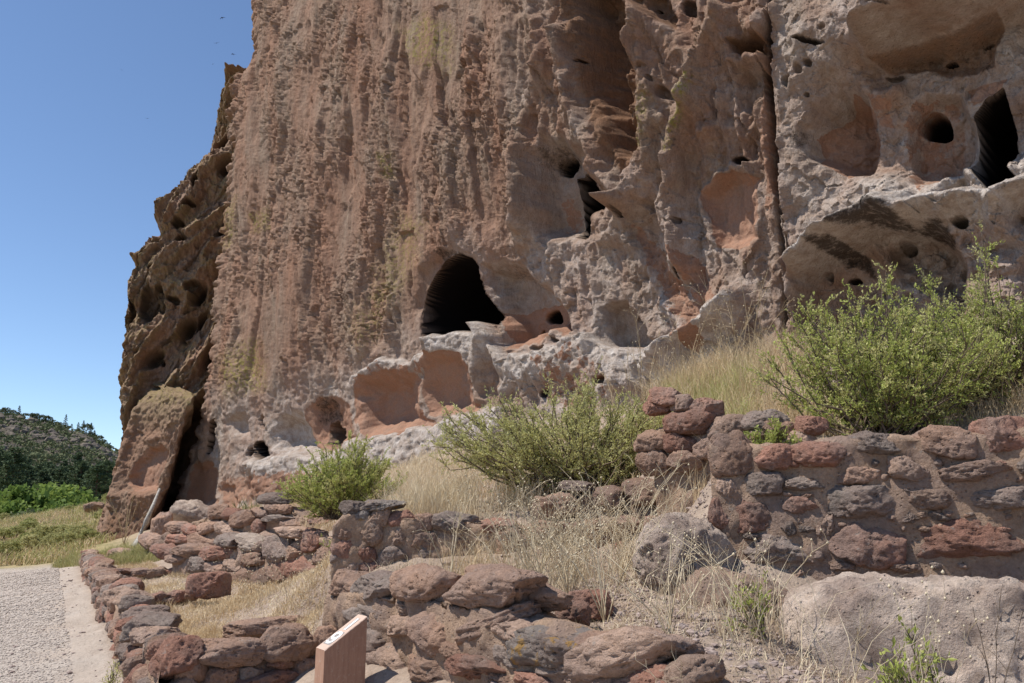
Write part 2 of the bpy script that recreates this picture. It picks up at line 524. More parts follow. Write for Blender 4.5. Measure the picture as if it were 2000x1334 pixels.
def relief_main(px, py, U, Z):
    wx = px + 7 * fbm2(U * 1.8, Z * 1.8, 2, 41) + 1.0 * fbm2(U * 8, Z * 8, 2, 43)
    wy = py + 7 * fbm2(U * 1.8, Z * 1.8, 2, 47) + 1.0 * fbm2(U * 8, Z * 8, 2, 49)
    R = Relief(wx, wy, px + 4 * noise2(U * 0.9, Z * 0.9, 45), py + 4 * noise2(U * 0.9, Z * 0.9, 46))
    x, y = wx, wy
    # zone weights
    low = np.interp(x, [350, 500, 640, 720, 840, 880, 1000, 1010, 1040, 2100], [800, 760, 720, 680, 640, 470, 440, 250, 60, 0])
    wA = sm(30, -40, y - low) * sm(1060, 980, x)            # rough upper face
    wB = sm(960, 1040, x) * sm(1525, 1500, x)               # fluted middle
    wC = sm(1500, 1530, x)                                   # right block
    s_, f1, f2, clus, pit, a = flakes(U, Z, 200)
    rough = 0.22 + 0.85 * sm(-0.25, 0.25, fbm2(U * 0.35, Z * 0.22, 3, 230))
    qu = U + 0.10 * Z + 0.16 * noise2(U * 1.3, Z * 0.5, 261) + 0.05 * noise2(U * 5, Z * 2.2, 262)
    qz = Z + 0.35 * noise2(U * 1.1, Z * 0.7, 263) + 0.08 * noise2(U * 5, Z * 3, 264)
    c1 = facets2(qu * 1.15, qz * 0.34, 270, 0.8)
    c2 = facets2(qu * 3.6, qz * 0.75, 272, 1.3)
    c3 = facets2(qu * 9.5, qz * 2.1, 274, 1.5)
    c4 = facets2(qu * 19.0, qz * 7.0, 276, 1.4)
    hA = 0.06 * s_ + 0.10 * c1 + rough * (0.10 * c2 + 0.075 * c3 + 0.04 * c4 + 0.03 * f1) + 0.012 * a - 0.12 * pit * clus + 0.20 * noise2(U * 0.45, Z * 0.16, 251)
    hA -= 0.18 * sm(0.30, 0.50, noise2(U * 0.9 + 3, Z * 0.20, 281))
    hA += 0.012 * fbm2(U * 15, Z * 7, 2, 260)
    R.h += hA * wA
    soft = 1 - wA
    hS = 0.07 * fbm2(U * 1.6, Z * 1.1, 4, 300, 0.5) + 0.02 * fbm2(U * 8, Z * 7, 3, 310) + 0.035 * facets2(U * 6 + 0.4 * noise2(U * 3, Z * 3, 8), Z * 4.6, 312, 1.3)
    lf1, lf2, lid = worley2(U * 3.4, Z * 2.8, 320)
    lum = sm(0.45, 0.08, lf1) * (lid > 0.62)
    R.h += (hS - 0.05 * lum) * soft
    # B: strong fluting
    wu = U + 0.25 * noise2(U * 0.9, Z * 0.5, 330)
    rb = 1 - np.abs(noise2(wu * 1.5, Z * 0.22, 331)) * 2.0
    rb2 = 1 - np.abs(noise2(wu * 3.6, Z * 0.5, 335)) * 2.0
    topB = sm(560, 300, y)
    R.h += wB * ((0.22 * rb) * (0.30 + 0.70 * topB) + 0.07 * rb2 * (0.2 + 0.8 * topB) + 0.05 * a + 0.10 * facets2(wu * 1.7, Z * 0.8 + 0.3 * noise2(U, Z, 9), 340) + 0.045 * facets2(wu * 5 + 0.2 * a, Z * 3.4, 342, 1.3))
    R.h += wC * (0.10 * fbm2(U * 0.9, Z * 0.8, 4, 350) + 0.02 * a + 0.05 * facets2(U * 2.0 + 0.3 * a, Z * 1.6, 352) + 0.025 * facets2(U * 6 + 0.3 * a, Z * 5, 354, 1.3))
    # pale lower zone
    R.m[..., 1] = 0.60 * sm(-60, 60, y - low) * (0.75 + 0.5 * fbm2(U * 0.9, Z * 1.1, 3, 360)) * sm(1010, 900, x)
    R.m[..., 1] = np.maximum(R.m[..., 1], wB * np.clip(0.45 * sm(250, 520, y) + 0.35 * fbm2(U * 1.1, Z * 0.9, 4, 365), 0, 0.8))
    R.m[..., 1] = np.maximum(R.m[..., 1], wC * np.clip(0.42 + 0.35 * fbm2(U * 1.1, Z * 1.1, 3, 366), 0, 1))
    # --- large forms, fluted middle
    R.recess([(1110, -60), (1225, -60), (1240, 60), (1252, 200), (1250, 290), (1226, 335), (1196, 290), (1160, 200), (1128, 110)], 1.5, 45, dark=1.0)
    R.stain([(1100, -60), (1225, -60), (1238, 60), (1245, 200), (1240, 300), (1215, 350), (1170, 290), (1146, 200), (1110, 80)], 4, 1.0, 8)  # dark brown paints the shade of this recess into the rock colour
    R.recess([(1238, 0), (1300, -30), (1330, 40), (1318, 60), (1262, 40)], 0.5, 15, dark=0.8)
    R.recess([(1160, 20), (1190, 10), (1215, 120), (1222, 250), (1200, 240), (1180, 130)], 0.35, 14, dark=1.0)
    R.ridge([(1225, 5), (1240, 50), (1236, 100), (1226, 150), (1224, 220), (1238, 260), (1232, 330), (1212, 400)], 0.45, 16)
    R.ridge([(1262, 30), (1258, 90), (1268, 150), (1272, 250), (1262, 330), (1235, 400)], 0.50, 26)
    R.ridge([(1300, 60), (1330, 110), (1370, 150), (1345, 200)], 0.28, 22)
    R.ridge([(1395, 20), (1382, 70), (1352, 150), (1326, 230), (1312, 320), (1310, 420), (1330, 520)], 0.42, 22)
    R.ridge([(1440, 70), (1420, 30), (1480, 60), (1500, 30)], 0.35, 26)
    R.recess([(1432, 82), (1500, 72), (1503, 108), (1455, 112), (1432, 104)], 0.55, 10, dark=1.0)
    R.bump(1462, 118, 38, 20, 0.40)
    R.recess([(1420, 150), (1500, 140), (1505, 200), (1440, 230)], 0.2, 20)
    R.bump(1385, 262, 30, 30, 0.30)
    R.bump(1440, 250, 22, 14, 0.14)
    R.hole(1452, 318, 13, 9, 0.3, 0.9)
    R.ridge([(1470, 180), (1478, 235), (1455, 270)], 0.16, 12)
    R.ridge([(1412, 190), (1402, 250)], 0.12, 9)
    R.recess([(1378, 380), (1398, 350), (1440, 338), (1478, 345), (1486, 400), (1484, 470), (1446, 492), (1408, 486), (1392, 440)], 0.20, 24, plaster=1.0)
    R.ridge([(1470, 320), (1410, 345), (1378, 385), (1374, 420), (1392, 470), (1420, 540)], 0.12, 9)
    R.ridge([(1040, 40), (1054, 110), (1030, 200), (1010, 300), (1020, 400), (1015, 470)], 0.30, 16)
    R.ridge([(1098, 70), (1104, 160), (1120, 220), (1150, 290), (1180, 350), (1208, 400)], 0.42, 18)
    R.ridge([(985, 40), (972, 130), (985, 230), (1000, 330), (1015, 440)], 0.22, 13)
    R.ridge([(925, 40), (918, 130), (926, 210)], 0.2, 9)
    R.ridge([(1165, 330), (1196, 420), (1190, 470)], 0.22, 13)
    R.ridge([(1212, 400), (1216, 460), (1265, 520), (1300, 600), (1322, 650)], 0.22, 15)
    R.ridge([(1296, 380), (1300, 450), (1335, 520), (1372, 590)], 0.18, 14)
    R.stain([(1222, 440), (1250, 440), (1330, 540), (1378, 640), (1330, 660), (1290, 560)], 0, 0.62, 12)
    R.stain([(1300, 470), (1370, 500), (1396, 590), (1360, 600)], 0, 0.6, 12)
    R.recess([(1252, 392), (1270, 385), (1278, 410), (1262, 425)], 0.25, 8)
    for cx, cy, rx, ry, dp, bk in [(1302, 360, 7, 9, .2, .5), (1330, 435, 6, 7, .2, .6), (1222, 420, 5, 9, .2, .7), (1130, 118, 6, 4, .2, .9),
                                   (1180, 118, 4, 8, .15, .8), (1281, 16, 7, 6, .2, .9), (1345, 12, 9, 16, .3, .7), (1262, 140, 12, 8, .15, 0),
                                   (1295, 180, 14, 14, .22, .3), (1278, 160, 5, 5, .1, .5), (1062, 770, 5, 9, .2, .9), (1175, 742, 18, 12, .3, .6),
                                   (1240, 625, 7, 6, .15, .5), (1327, 535, 4, 9, .3, 1), (1078, 655, 6, 12, .2, .6), (1043, 682, 20, 8, .2, .3),
                                   (1110, 640, 5, 8, .1, .5), (1505, 740, 8, 6, .1, 0)]:
        R.hole(cx, cy, rx, ry, dp, bk)
    # upper alcove with the narrow doorway
    R.recess([(1032, 300), (1055, 268), (1100, 262), (1140, 290), (1162, 350), (1164, 420), (1150, 470), (1100, 478), (1048, 462), (1028, 390)], 0.85, 40, pale=0.3, tilt=0.2)
    R.stain([(1060, 380), (1100, 370), (1120, 440), (1080, 450)], 0, 0.55, 14)
    R.stain([(1040, 285), (1085, 275), (1128, 300), (1118, 330), (1080, 325), (1045, 318)], 2, 0.62, 14)
    R.hole(1086, 317, 19, 20, 0.9, 1.0)
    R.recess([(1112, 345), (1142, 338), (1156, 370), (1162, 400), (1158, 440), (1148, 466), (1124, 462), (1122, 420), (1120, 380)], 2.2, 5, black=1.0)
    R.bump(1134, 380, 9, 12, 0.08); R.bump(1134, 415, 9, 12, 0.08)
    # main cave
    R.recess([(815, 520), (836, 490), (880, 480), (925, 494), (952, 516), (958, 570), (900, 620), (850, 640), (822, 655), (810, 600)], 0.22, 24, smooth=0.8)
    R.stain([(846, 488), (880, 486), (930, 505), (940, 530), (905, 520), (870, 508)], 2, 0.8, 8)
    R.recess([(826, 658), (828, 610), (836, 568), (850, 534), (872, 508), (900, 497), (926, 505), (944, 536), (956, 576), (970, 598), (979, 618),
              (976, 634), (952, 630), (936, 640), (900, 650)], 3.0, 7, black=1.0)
    # alcove on its right
    R.recess([(946, 516), (990, 506), (1040, 524), (1080, 556), (1108, 598), (1118, 632), (1116, 648), (1050, 668), (1000, 682), (970, 672), (978, 640), (960, 580)],
             1.05, 30, tilt=0.35, pale=0.45)
    R.stain([(978, 606), (1030, 596), (1090, 580), (1116, 640), (1050, 668), (985, 680)], 0, 1.0, 6)
    R.stain([(962, 520), (1000, 512), (1050, 535), (1080, 560), (1040, 560), (985, 545)], 2, 0.45, 10)
    R.hole(1050, 612, 14, 14, 0.5, 1.0); R.hole(1027, 645, 6, 10, 0.25, 0.8)
    # shallow square niche
    R.recess([(1178, 606), (1186, 596), (1236, 588), (1250, 606), (1268, 642), (1266, 678), (1184, 680)], 0.75, 12, tilt=0.6, pale=0.4, smooth=0.85)
    # cave row on the left
    R.recess([(696, 775), (700, 738), (740, 728), (800, 722), (822, 742), (830, 790), (834, 824), (800, 846), (722, 858), (700, 842)], 0.75, 42, plaster=1.0, tilt=0.4)
    R.stain([(700, 820), (834, 800), (834, 826), (800, 848), (722, 860)], 1, 0.9, 6)
    R.recess([(826, 692), (870, 684), (906, 696), (922, 720), (926, 800), (880, 808), (842, 812), (832, 760)], 0.28, 26, plaster=1.0)
    R.recess([(600, 800), (612, 782), (650, 770), (686, 790), (696, 830), (694, 862), (676, 876), (620, 882), (606, 850)], 0.45, 30, plaster=0.65, tilt=0.3)
    R.stain([(612, 780), (650, 770), (668, 800), (672, 830), (620, 830)], 2, 0.75, 8)
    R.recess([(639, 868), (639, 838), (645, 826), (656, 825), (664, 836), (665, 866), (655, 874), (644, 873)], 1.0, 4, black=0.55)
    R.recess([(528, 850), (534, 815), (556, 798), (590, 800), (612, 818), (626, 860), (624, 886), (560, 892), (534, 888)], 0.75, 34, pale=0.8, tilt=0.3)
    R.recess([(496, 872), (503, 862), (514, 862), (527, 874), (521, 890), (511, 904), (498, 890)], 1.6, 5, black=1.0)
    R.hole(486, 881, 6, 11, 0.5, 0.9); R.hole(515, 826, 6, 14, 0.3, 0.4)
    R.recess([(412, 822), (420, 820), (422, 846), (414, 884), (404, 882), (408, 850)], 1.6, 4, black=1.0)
    R.recess([(440, 810), (490, 805), (500, 850), (480, 860), (445, 850)], 0.25, 18, pale=0.5)
    R.recess([(432, 955), (444, 938), (458, 950), (462, 1000), (436, 1000)], 0.2, 8, plaster=0.7)
    R.recess([(372, 905), (420, 900), (430, 930), (426, 985), (365, 992)], 0.22, 12, plaster=0.7)
    R.stain([(430, 930), (640, 910), (700, 940), (560, 990), (430, 985)], 0, 0.62, 20)
    R.stain([(720, 710), (930, 690), (930, 812), (720, 740)], 0, 0.45, 12)
    R.stain([(1040, 700), (1140, 660), (1200, 760), (1180, 800), (1060, 800)], 0, 0.45, 18)
    R.stain([(430, 700), (500, 660), (520, 760), (440, 770)], 3, 0.9, 20)
    R.stain([(430, 400), (460, 380), (450, 480), (425, 480)], 3, 0.8, 12)
    R.stain([(490, 420), (525, 405), (520, 450), (495, 450)], 3, 0.8, 10)
    R.stain([(780, 60), (830, 30), (880, 60), (880, 140), (800, 120)], 3, 0.75, 20)
    R.stain([(740, 300), (765, 300), (765, 350), (745, 350)], 3, 0.8, 8)
    R.stain([(780, 420), (830, 430), (800, 540), (740, 640), (700, 700), (690, 640)], 3, 0.55, 25)
    R.stain([(1305, 300), (1330, 200), (1352, 150), (1372, 150), (1340, 230), (1318, 300)], 3, 1.0, 6)
    R.stain([(1255, 170), (1275, 180), (1262, 290), (1240, 280)], 3, 0.7, 10)
    
    # shelves under the caves: tops catch the sun, their pale colour adds to it
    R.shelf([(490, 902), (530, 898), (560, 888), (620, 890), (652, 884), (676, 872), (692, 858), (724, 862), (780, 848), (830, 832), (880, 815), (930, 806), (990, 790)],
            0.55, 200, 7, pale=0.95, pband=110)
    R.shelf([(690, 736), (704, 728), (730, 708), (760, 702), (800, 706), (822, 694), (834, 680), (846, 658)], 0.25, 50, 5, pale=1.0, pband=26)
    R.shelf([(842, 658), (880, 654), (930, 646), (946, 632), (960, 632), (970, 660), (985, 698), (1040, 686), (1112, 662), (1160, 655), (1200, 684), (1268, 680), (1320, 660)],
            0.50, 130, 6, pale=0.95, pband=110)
    R.ridge([(948, 640), (944, 680), (936, 720), (940, 780)], 0.20, 11)
    R.ridge([(1290, 690), (1330, 660), (1372, 625), (1420, 585), (1436, 575)], 0.5, 26)
    R.bump(1410, 620, 48, 30, 0.45, -0.7)
    R.stain([(1270, 700), (1330, 650), (1390, 600), (1440, 570), (1470, 600), (1430, 650), (1380, 700), (1280, 760)], 1, 1.0, 8)
    R.stain([(1350, 640), (1380, 640), (1370, 690), (1345, 680)], 0, 0.8, 6)
    R.bump(1190, 745, 30, 40, 0.25)
    R.stain([(1150, 735), (1200, 740), (1210, 790), (1150, 790)], 1, 1.0, 8)
    R.ridge([(1345, 650), (1320, 700), (1300, 760)], 0.18, 20)
    # crack
    crk = [(1498, -200), (1503, 40), (1506, 160), (1517, 300), (1527, 420), (1533, 520), (1534, 700)]
    q = sub(px, py, crk, 20)
    dcr = line_d(crk, px[q] + 2 * fbm2(U[q] * 6, Z[q] * 6, 2, 77), py[q])
    R.h[q] -= 0.7 * sm(6, 1.5, dcr); R.k[q, 2] = np.maximum(R.k[q, 2], 0.85 * sm(6, 2, dcr))
    R.stain([(1506, 100), (1517, 300), (1524, 420), (1500, 420), (1492, 260)], 0, 0.6, 6)
    # --- right block
    R.bump(1640, 30, 70, 80, 0.40, 0.3)
    R.bump(1560, 110, 40, 120, 0.18)
    # overhanging brow
    brow = [(1600, 60), (1690, 96), (1730, 92), (1800, 62), (1870, 40), (1935, 8), (2010, -30), (2200, -80)]
    l = np.asarray(brow, float)
    yl = np.interp(x, l[:, 0], l[:, 1]); tt = y - yl
    sidew = sm(1640, 1720, x)
    R.h += 1.25 * sm(6, -22, tt) * sidew * (1 - 0.5 * sm(-60, -200, tt))
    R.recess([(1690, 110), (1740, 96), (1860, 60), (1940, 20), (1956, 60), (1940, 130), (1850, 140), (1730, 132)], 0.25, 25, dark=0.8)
    R.stain([(1700, 120), (1800, 84), (1880, 64), (1890, 100), (1760, 130)], 2, 0.4, 20)
    R.ridge([(1610, 110), (1680, 168), (1712, 186), (1745, 175)], 0.30, 22)
    R.recess([(1556, 262), (1588, 205), (1640, 172), (1690, 184), (1708, 230), (1706, 290), (1694, 338), (1650, 350), (1600, 330), (1562, 318)], 0.55, 40, tilt=-0.3)
    R.stain([(1580, 262), (1632, 210), (1660, 180), (1706, 210), (1704, 280), (1692, 335), (1655, 345), (1600, 318)], 0, 1.0, 7)
    R.stain([(1545, 255), (1575, 250), (1572, 290), (1550, 290)], 2, 0.6, 6)
    R.recess([(1762, 250), (1772, 200), (1800, 178), (1870, 172), (1892, 210), (1892, 300), (1890, 350), (1830, 366), (1775, 360), (1760, 310)], 0.30, 18)
    R.stain([(1755, 230), (1780, 185), (1862, 178), (1862, 260), (1850, 350), (1775, 372), (1758, 310)], 0, 0.52, 12)
    R.stain([(1880, 165), (1960, 148), (1950, 175), (1900, 200)], 0, 0.8, 6)
    R.stain([(1690, 180), (1740, 190), (1740, 240), (1712, 240)], 0, 0.6, 6)
    R.hole(1806, 230, 30, 29, 1.6, 1.0)
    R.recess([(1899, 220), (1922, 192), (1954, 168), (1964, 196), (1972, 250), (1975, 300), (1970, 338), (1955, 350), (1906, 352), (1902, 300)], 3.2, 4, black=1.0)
    for cx, cy, rx, ry, dp, bk in [(1846, 108, 15, 7, .25, .9), (1918, 72, 10, 6, .15, .5), (1737, 140, 18, 5, .12, .5), (1578, 122, 9, 8, .15, .3),
                                   (1584, 82, 30, 6, .25, .8), (1536, 162, 10, 12, .18, .2), (1558, 138, 8, 10, .12, .2), (1875, 434, 15, 13, .4, .6),
                                   (1750, 466, 14, 11, .25, .4), (1650, 540, 10, 7, .25, .9), (1595, 530, 12, 9, .2, .4), (1607, 52, 8, 8, .12, 0),
                                   (1580, 188, 6, 5, .1, .5), (1755, 52, 25, 4, .1, .3)]:
        R.hole(cx, cy, rx, ry, dp, bk)
    R.h -= 0.45 * sm(0, 50, tt) * sm(1560, 1680, x) * sm(380, 300, y)
    # sunlit ridge below the rooms and the smoked hollow under it
    rl = [(1538, 494), (1560, 480), (1600, 450), (1640, 420), (1690, 386), (1730, 384), (1770, 392), (1800, 380), (1850, 372), (1900, 362), (1960, 356), (2010, 325), (2200, 300)]
    l = np.asarray(rl, float)
    yl = np.interp(x, l[:, 0], l[:, 1]); tt = y - yl
    sw = sm(1528, 1560, x)
    R.h += (0.80 + 0.22 * fbm2(U * 1.3, Z * 1.3, 3, 371)) * np.exp(-((tt - 14) / 46.0) ** 2) * sw
    R.h -= 0.25 * sm(20, -30, tt) * sm(-170, -60, tt) * sw
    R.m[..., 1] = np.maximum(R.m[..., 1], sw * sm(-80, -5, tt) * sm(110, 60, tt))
    R.recess([(1545, 520), (1600, 482), (1660, 448), (1720, 412), (1770, 420), (1830, 436), (1868, 470), (1890, 520), (1896, 600), (1880, 680), (1560, 700), (1536, 620)], 0.75, 34, pale=0.2, smooth=0.0)
    hq = sm(10, 60, tt) * sw
    R.h += hq * (0.07 * fbm2(U * 2.2, Z * 2.2, 4, 373) + 0.05 * facets2(U * 4 + 0.4 * noise2(U * 3, Z * 3, 4), Z * 3.2, 374, 1.3)) - 0.10 * hq * sm(0.32, 0.1, lf1) * (lid > 0.4)
    R.recess([(1880, 560), (1930, 490), (2010, 480), (2010, 700), (1880, 700)], -0.25, 40)
    R.recess([(1716, 470), (1780, 440), (1850, 450), (1888, 510), (1892, 590), (1800, 560), (1730, 540)], 0.25, 14)
    R.stain([(1590, 478), (1640, 466), (1680, 488), (1690, 540), (1660, 520), (1620, 500)], 2, 1.0, 9)
    R.stain([(1630, 440), (1700, 392), (1750, 398), (1790, 440), (1850, 430), (1872, 478), (1850, 476), (1800, 450), (1700, 440), (1640, 452)], 2, 0.95, 9)
    R.ridge([(1690, 460), (1730, 520), (1770, 530)], 0.18, 12)
    R.ridge([(2000, 380), (1950, 400), (1960, 440), (2010, 470)], 0.3, 24)
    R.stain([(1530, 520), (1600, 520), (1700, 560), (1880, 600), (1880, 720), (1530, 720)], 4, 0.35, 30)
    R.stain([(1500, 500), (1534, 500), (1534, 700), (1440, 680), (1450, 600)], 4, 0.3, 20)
    R.m[..., 1] = np.maximum(R.m[..., 1], 0)
    return R

def back_off(outline, scale, steep, rate=3.0):
    def f(V, px, py, h, n):
        d = -poly_sd(outline, px, py)
        return d
    return f

N_MAIN = np.array([-1, -1]) / math.sqrt(2)
main = Face((0, 18), N_MAIN)

def edge_main(V, px, py, h):
    jag = 9 * fbm2(V[..., 2] * 1.7, V[..., 0] * 0.5, 4, 500) + 5 * noise2(V[..., 2] * 7, V[..., 0] * 2, 505)
    xe = np.interp(py, [p[1] for p in MAIN_EDGE], [p[0] for p in MAIN_EDGE]) + jag
    d = np.maximum(0, xe - px) / F_PX * V[..., 1]       # metres past the corner
    back = 3.2 * d + 0.0
    round_ = 0.5 * np.exp(-np.maximum(0, px - xe) / 14.0)
    V = V.copy()
    V[..., 0] -= N_MAIN[0] * (back + round_ * 0.6); V[..., 1] -= N_MAIN[1] * (back + round_ * 0.6)
    return V

BASE_TA = [(-0.50, 0.0), (-0.42, 0.3), (-0.39, 0.9), (-0.30, 1.6), (-0.2, 2.0), (-0.06, 2.8), (0.13, 3.1), (0.32, 3.6), (0.52, 3.7), (0.9, 3.4)]
def zbot(ta, D):
    return np.interp(ta, [b[0] for b in BASE_TA], [b[1] for b in BASE_TA]) - 0.4
def ztop(ta, D):
    # a little above the top of the picture
    return EYE + D * 0.70 + 0.6

print('cliff')
main_obj = main.build(205, 2420, 1090, zbot, ztop, 640, macro_main, relief_main, 'cliff', MAT_CLIFF, edge_main, two_pass=True)
main_obj['kind'] = 'structure'

# --- the olive brown buttress behind the left end
BUTT = [(470, 128), (452, 128), (447, 124), (436, 126), (432, 160), (428, 175), (424, 215), (415, 250), (402, 275), (385, 296), (376, 318), (362, 308), (356, 318), (352, 338), (340, 345),
        (336, 358), (324, 372), (304, 392), (302, 420), (306, 450), (300, 462), (290, 454), (278, 466), (262, 484), (250, 496), (256, 512), (244, 545), (240, 600),
        (232, 660), (228, 700), (222, 750), (226, 800), (232, 840), (238, 880), (236, 930), (225, 1000), (215, 1200), (520, 1200), (520, 100)]
butt = Face((-10, 33), (0.12, -1.0))
def macro_b(px, py, U, Z):
    return 0.5 * noise2(U * 0.25, Z * 0.12, 601)
def relief_b(px, py, U, Z):
    px = px + 7 * fbm2(U * 1.3, Z * 1.3, 3, 91); py = py + 9 * fbm2(U * 1.3, Z * 1.3, 3, 93)
    R = Relief(px, py)
    # diagonal ridges running from lower left to upper right
    c, s = math.cos(math.radians(62)), math.sin(math.radians(62))
    ua = U * s - Z * c * 1.0 + 0.6 * noise2(U * 0.35, Z * 0.3, 603)
    va = U * c + Z * s
    r1 = 1 - np.abs(noise2(ua * 0.75, va * 0.13, 610)) * 2.2
    r2 = 1 - np.abs(noise2(ua * 1.9, va * 0.4, 611)) * 2.2
    f1, f2, cid = worley2(ua * 1.1, va * 0.45, 615)
    R.h += 0.55 * r1 + 0.22 * r2 + 0.30 * facets2(ua * 1.6, va * 0.6, 617, 1.2) + 0.12 * facets2(ua * 4.5, va * 2.0, 618, 1.4) + 0.15 * fbm2(ua * 2.2, va * 1.2, 4, 620) + 0.08 * fbm2(U * 7, Z * 6, 3, 630)
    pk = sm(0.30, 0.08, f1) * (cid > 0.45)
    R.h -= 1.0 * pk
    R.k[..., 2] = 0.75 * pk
    R.k[..., 1] = np.clip(0.35 + 0.6 * r2 * 0.5 + 0.35 * fbm2(U * 0.7, Z * 0.7, 3, 640), 0, 1)
    R.m[..., 3] = np.clip(0.5 * r2 - 0.1, 0, 0.5)
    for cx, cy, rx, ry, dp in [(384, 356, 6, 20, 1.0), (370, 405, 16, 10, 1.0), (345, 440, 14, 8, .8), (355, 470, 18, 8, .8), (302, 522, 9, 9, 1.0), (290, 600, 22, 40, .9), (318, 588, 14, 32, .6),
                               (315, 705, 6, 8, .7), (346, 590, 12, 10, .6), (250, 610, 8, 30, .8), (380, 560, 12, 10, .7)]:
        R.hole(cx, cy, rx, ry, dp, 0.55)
    R.recess([(330, 790), (420, 780), (420, 1100), (250, 1100)], 2.4, 26, black=0.25)  # cleft behind the slab, its shade partly painted with the black mask
    return R
def _dummy(): pass
def edge_b(V, px, py, h):
    j = 6 * fbm2(V[..., 2] * 1.6, V[..., 0] * 1.6, 4, 700, 0.6)
    d = poly_sd(BUTT, px, py) + j
    out = np.maximum(0, -d) / F_PX * V[..., 1]
    V = V.copy()
    V[..., 1] += 2.6 * out + 0.9 * np.exp(-np.maximum(0, d) / 12.0)
    return V
bo = butt.build(150, 520, 330, lambda ta, D: 0 * ta - 0.5, lambda ta, D: EYE + D * 0.66 + 0 * ta, 560, macro_b, relief_b, 'cliff_buttress', MAT_CLIFF, edge_b, 3)
bo['kind'] = 'structure'

# --- the slab that leans against it
SLAB = [(188, 1075), (190, 1050), (200, 1020), (212, 985), (218, 960), (226, 930), (240, 870), (250, 840), (264, 810), (274, 782), (290, 768), (320, 762), (350, 764), (382, 770), (382, 792),
        (370, 806), (364, 830), (352, 870), (332, 940), (316, 990), (300, 1020), (276, 1052), (262, 1090)]
slab = Face((-12, 28.4), (-0.45, -1.0))
def macro_s(px, py, U, Z):
    return 0.25 * noise2(U * 0.5, Z * 0.3, 801) - 0.16 * (Z - 1)
def relief_s(px, py, U, Z):
    x = px + 3 * fbm2(U * 3, Z * 3, 3, 803); y = py + 3 * fbm2(U * 3, Z * 3, 3, 805)
    R = Relief(x, y)
    R.h += 0.10 * facets2(U * 1.4 + 0.2 * noise2(U * 2, Z * 2, 7), Z * 0.9, 811) + 0.07 * fbm2(U * 1.5, Z * 1.1, 4, 810) + 0.05 * fbm2(U * 7, Z * 5, 3, 812)
    R.m[..., 3] = 0.5 * sm(800, 772, y)
    R.k[..., 1] = sm(860, 790, y)
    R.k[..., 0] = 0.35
    R.recess([(244, 945), (262, 905), (290, 872), (318, 868), (330, 885), (314, 930), (300, 958), (262, 960)], 0.45, 10, plaster=0.8, tilt=0.3)
    R.shelf([(240, 958), (262, 962), (306, 962)], 0.2, 60, 4)
    R.ridge([(268, 800), (250, 860), (230, 930), (215, 985)], 0.25, 8)
    R.ridge([(345, 800), (328, 850), (290, 860)], 0.15, 7)
    R.bump(228, 970, 8, 7, 0.2)
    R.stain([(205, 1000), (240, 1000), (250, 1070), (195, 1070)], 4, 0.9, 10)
    return R
def edge_s(V, px, py, h):
    j = 3 * fbm2(V[..., 2] * 2.2, V[..., 0] * 2.2, 4, 850, 0.6)
    d = poly_sd(SLAB, px, py) + j
    out = np.maximum(0, -d) / F_PX * V[..., 1]
    V = V.copy()
    back = 3.5 * out + 0.35 * np.exp(-np.maximum(0, d) / 7.0)
    cen = np.interp(py, [760, 900, 1060], [322, 285, 230])
    V[..., 1] += back
    V[..., 0] -= back * (0.25 + 0.45 * sm(-10, 10, px - cen))
    return V
so = slab.build(165, 395, 200, lambda ta, D: 0 * ta - 0.6, lambda ta, D: 0 * ta + 7.4, 240, macro_s, relief_s, 'leaning_slab', MAT_CLIFF, edge_s, 1)
so['label'] = 'tall slab of pale brown rock leaning against the dark buttress, a deep cleft on its right side'
so['category'] = 'rock slab'
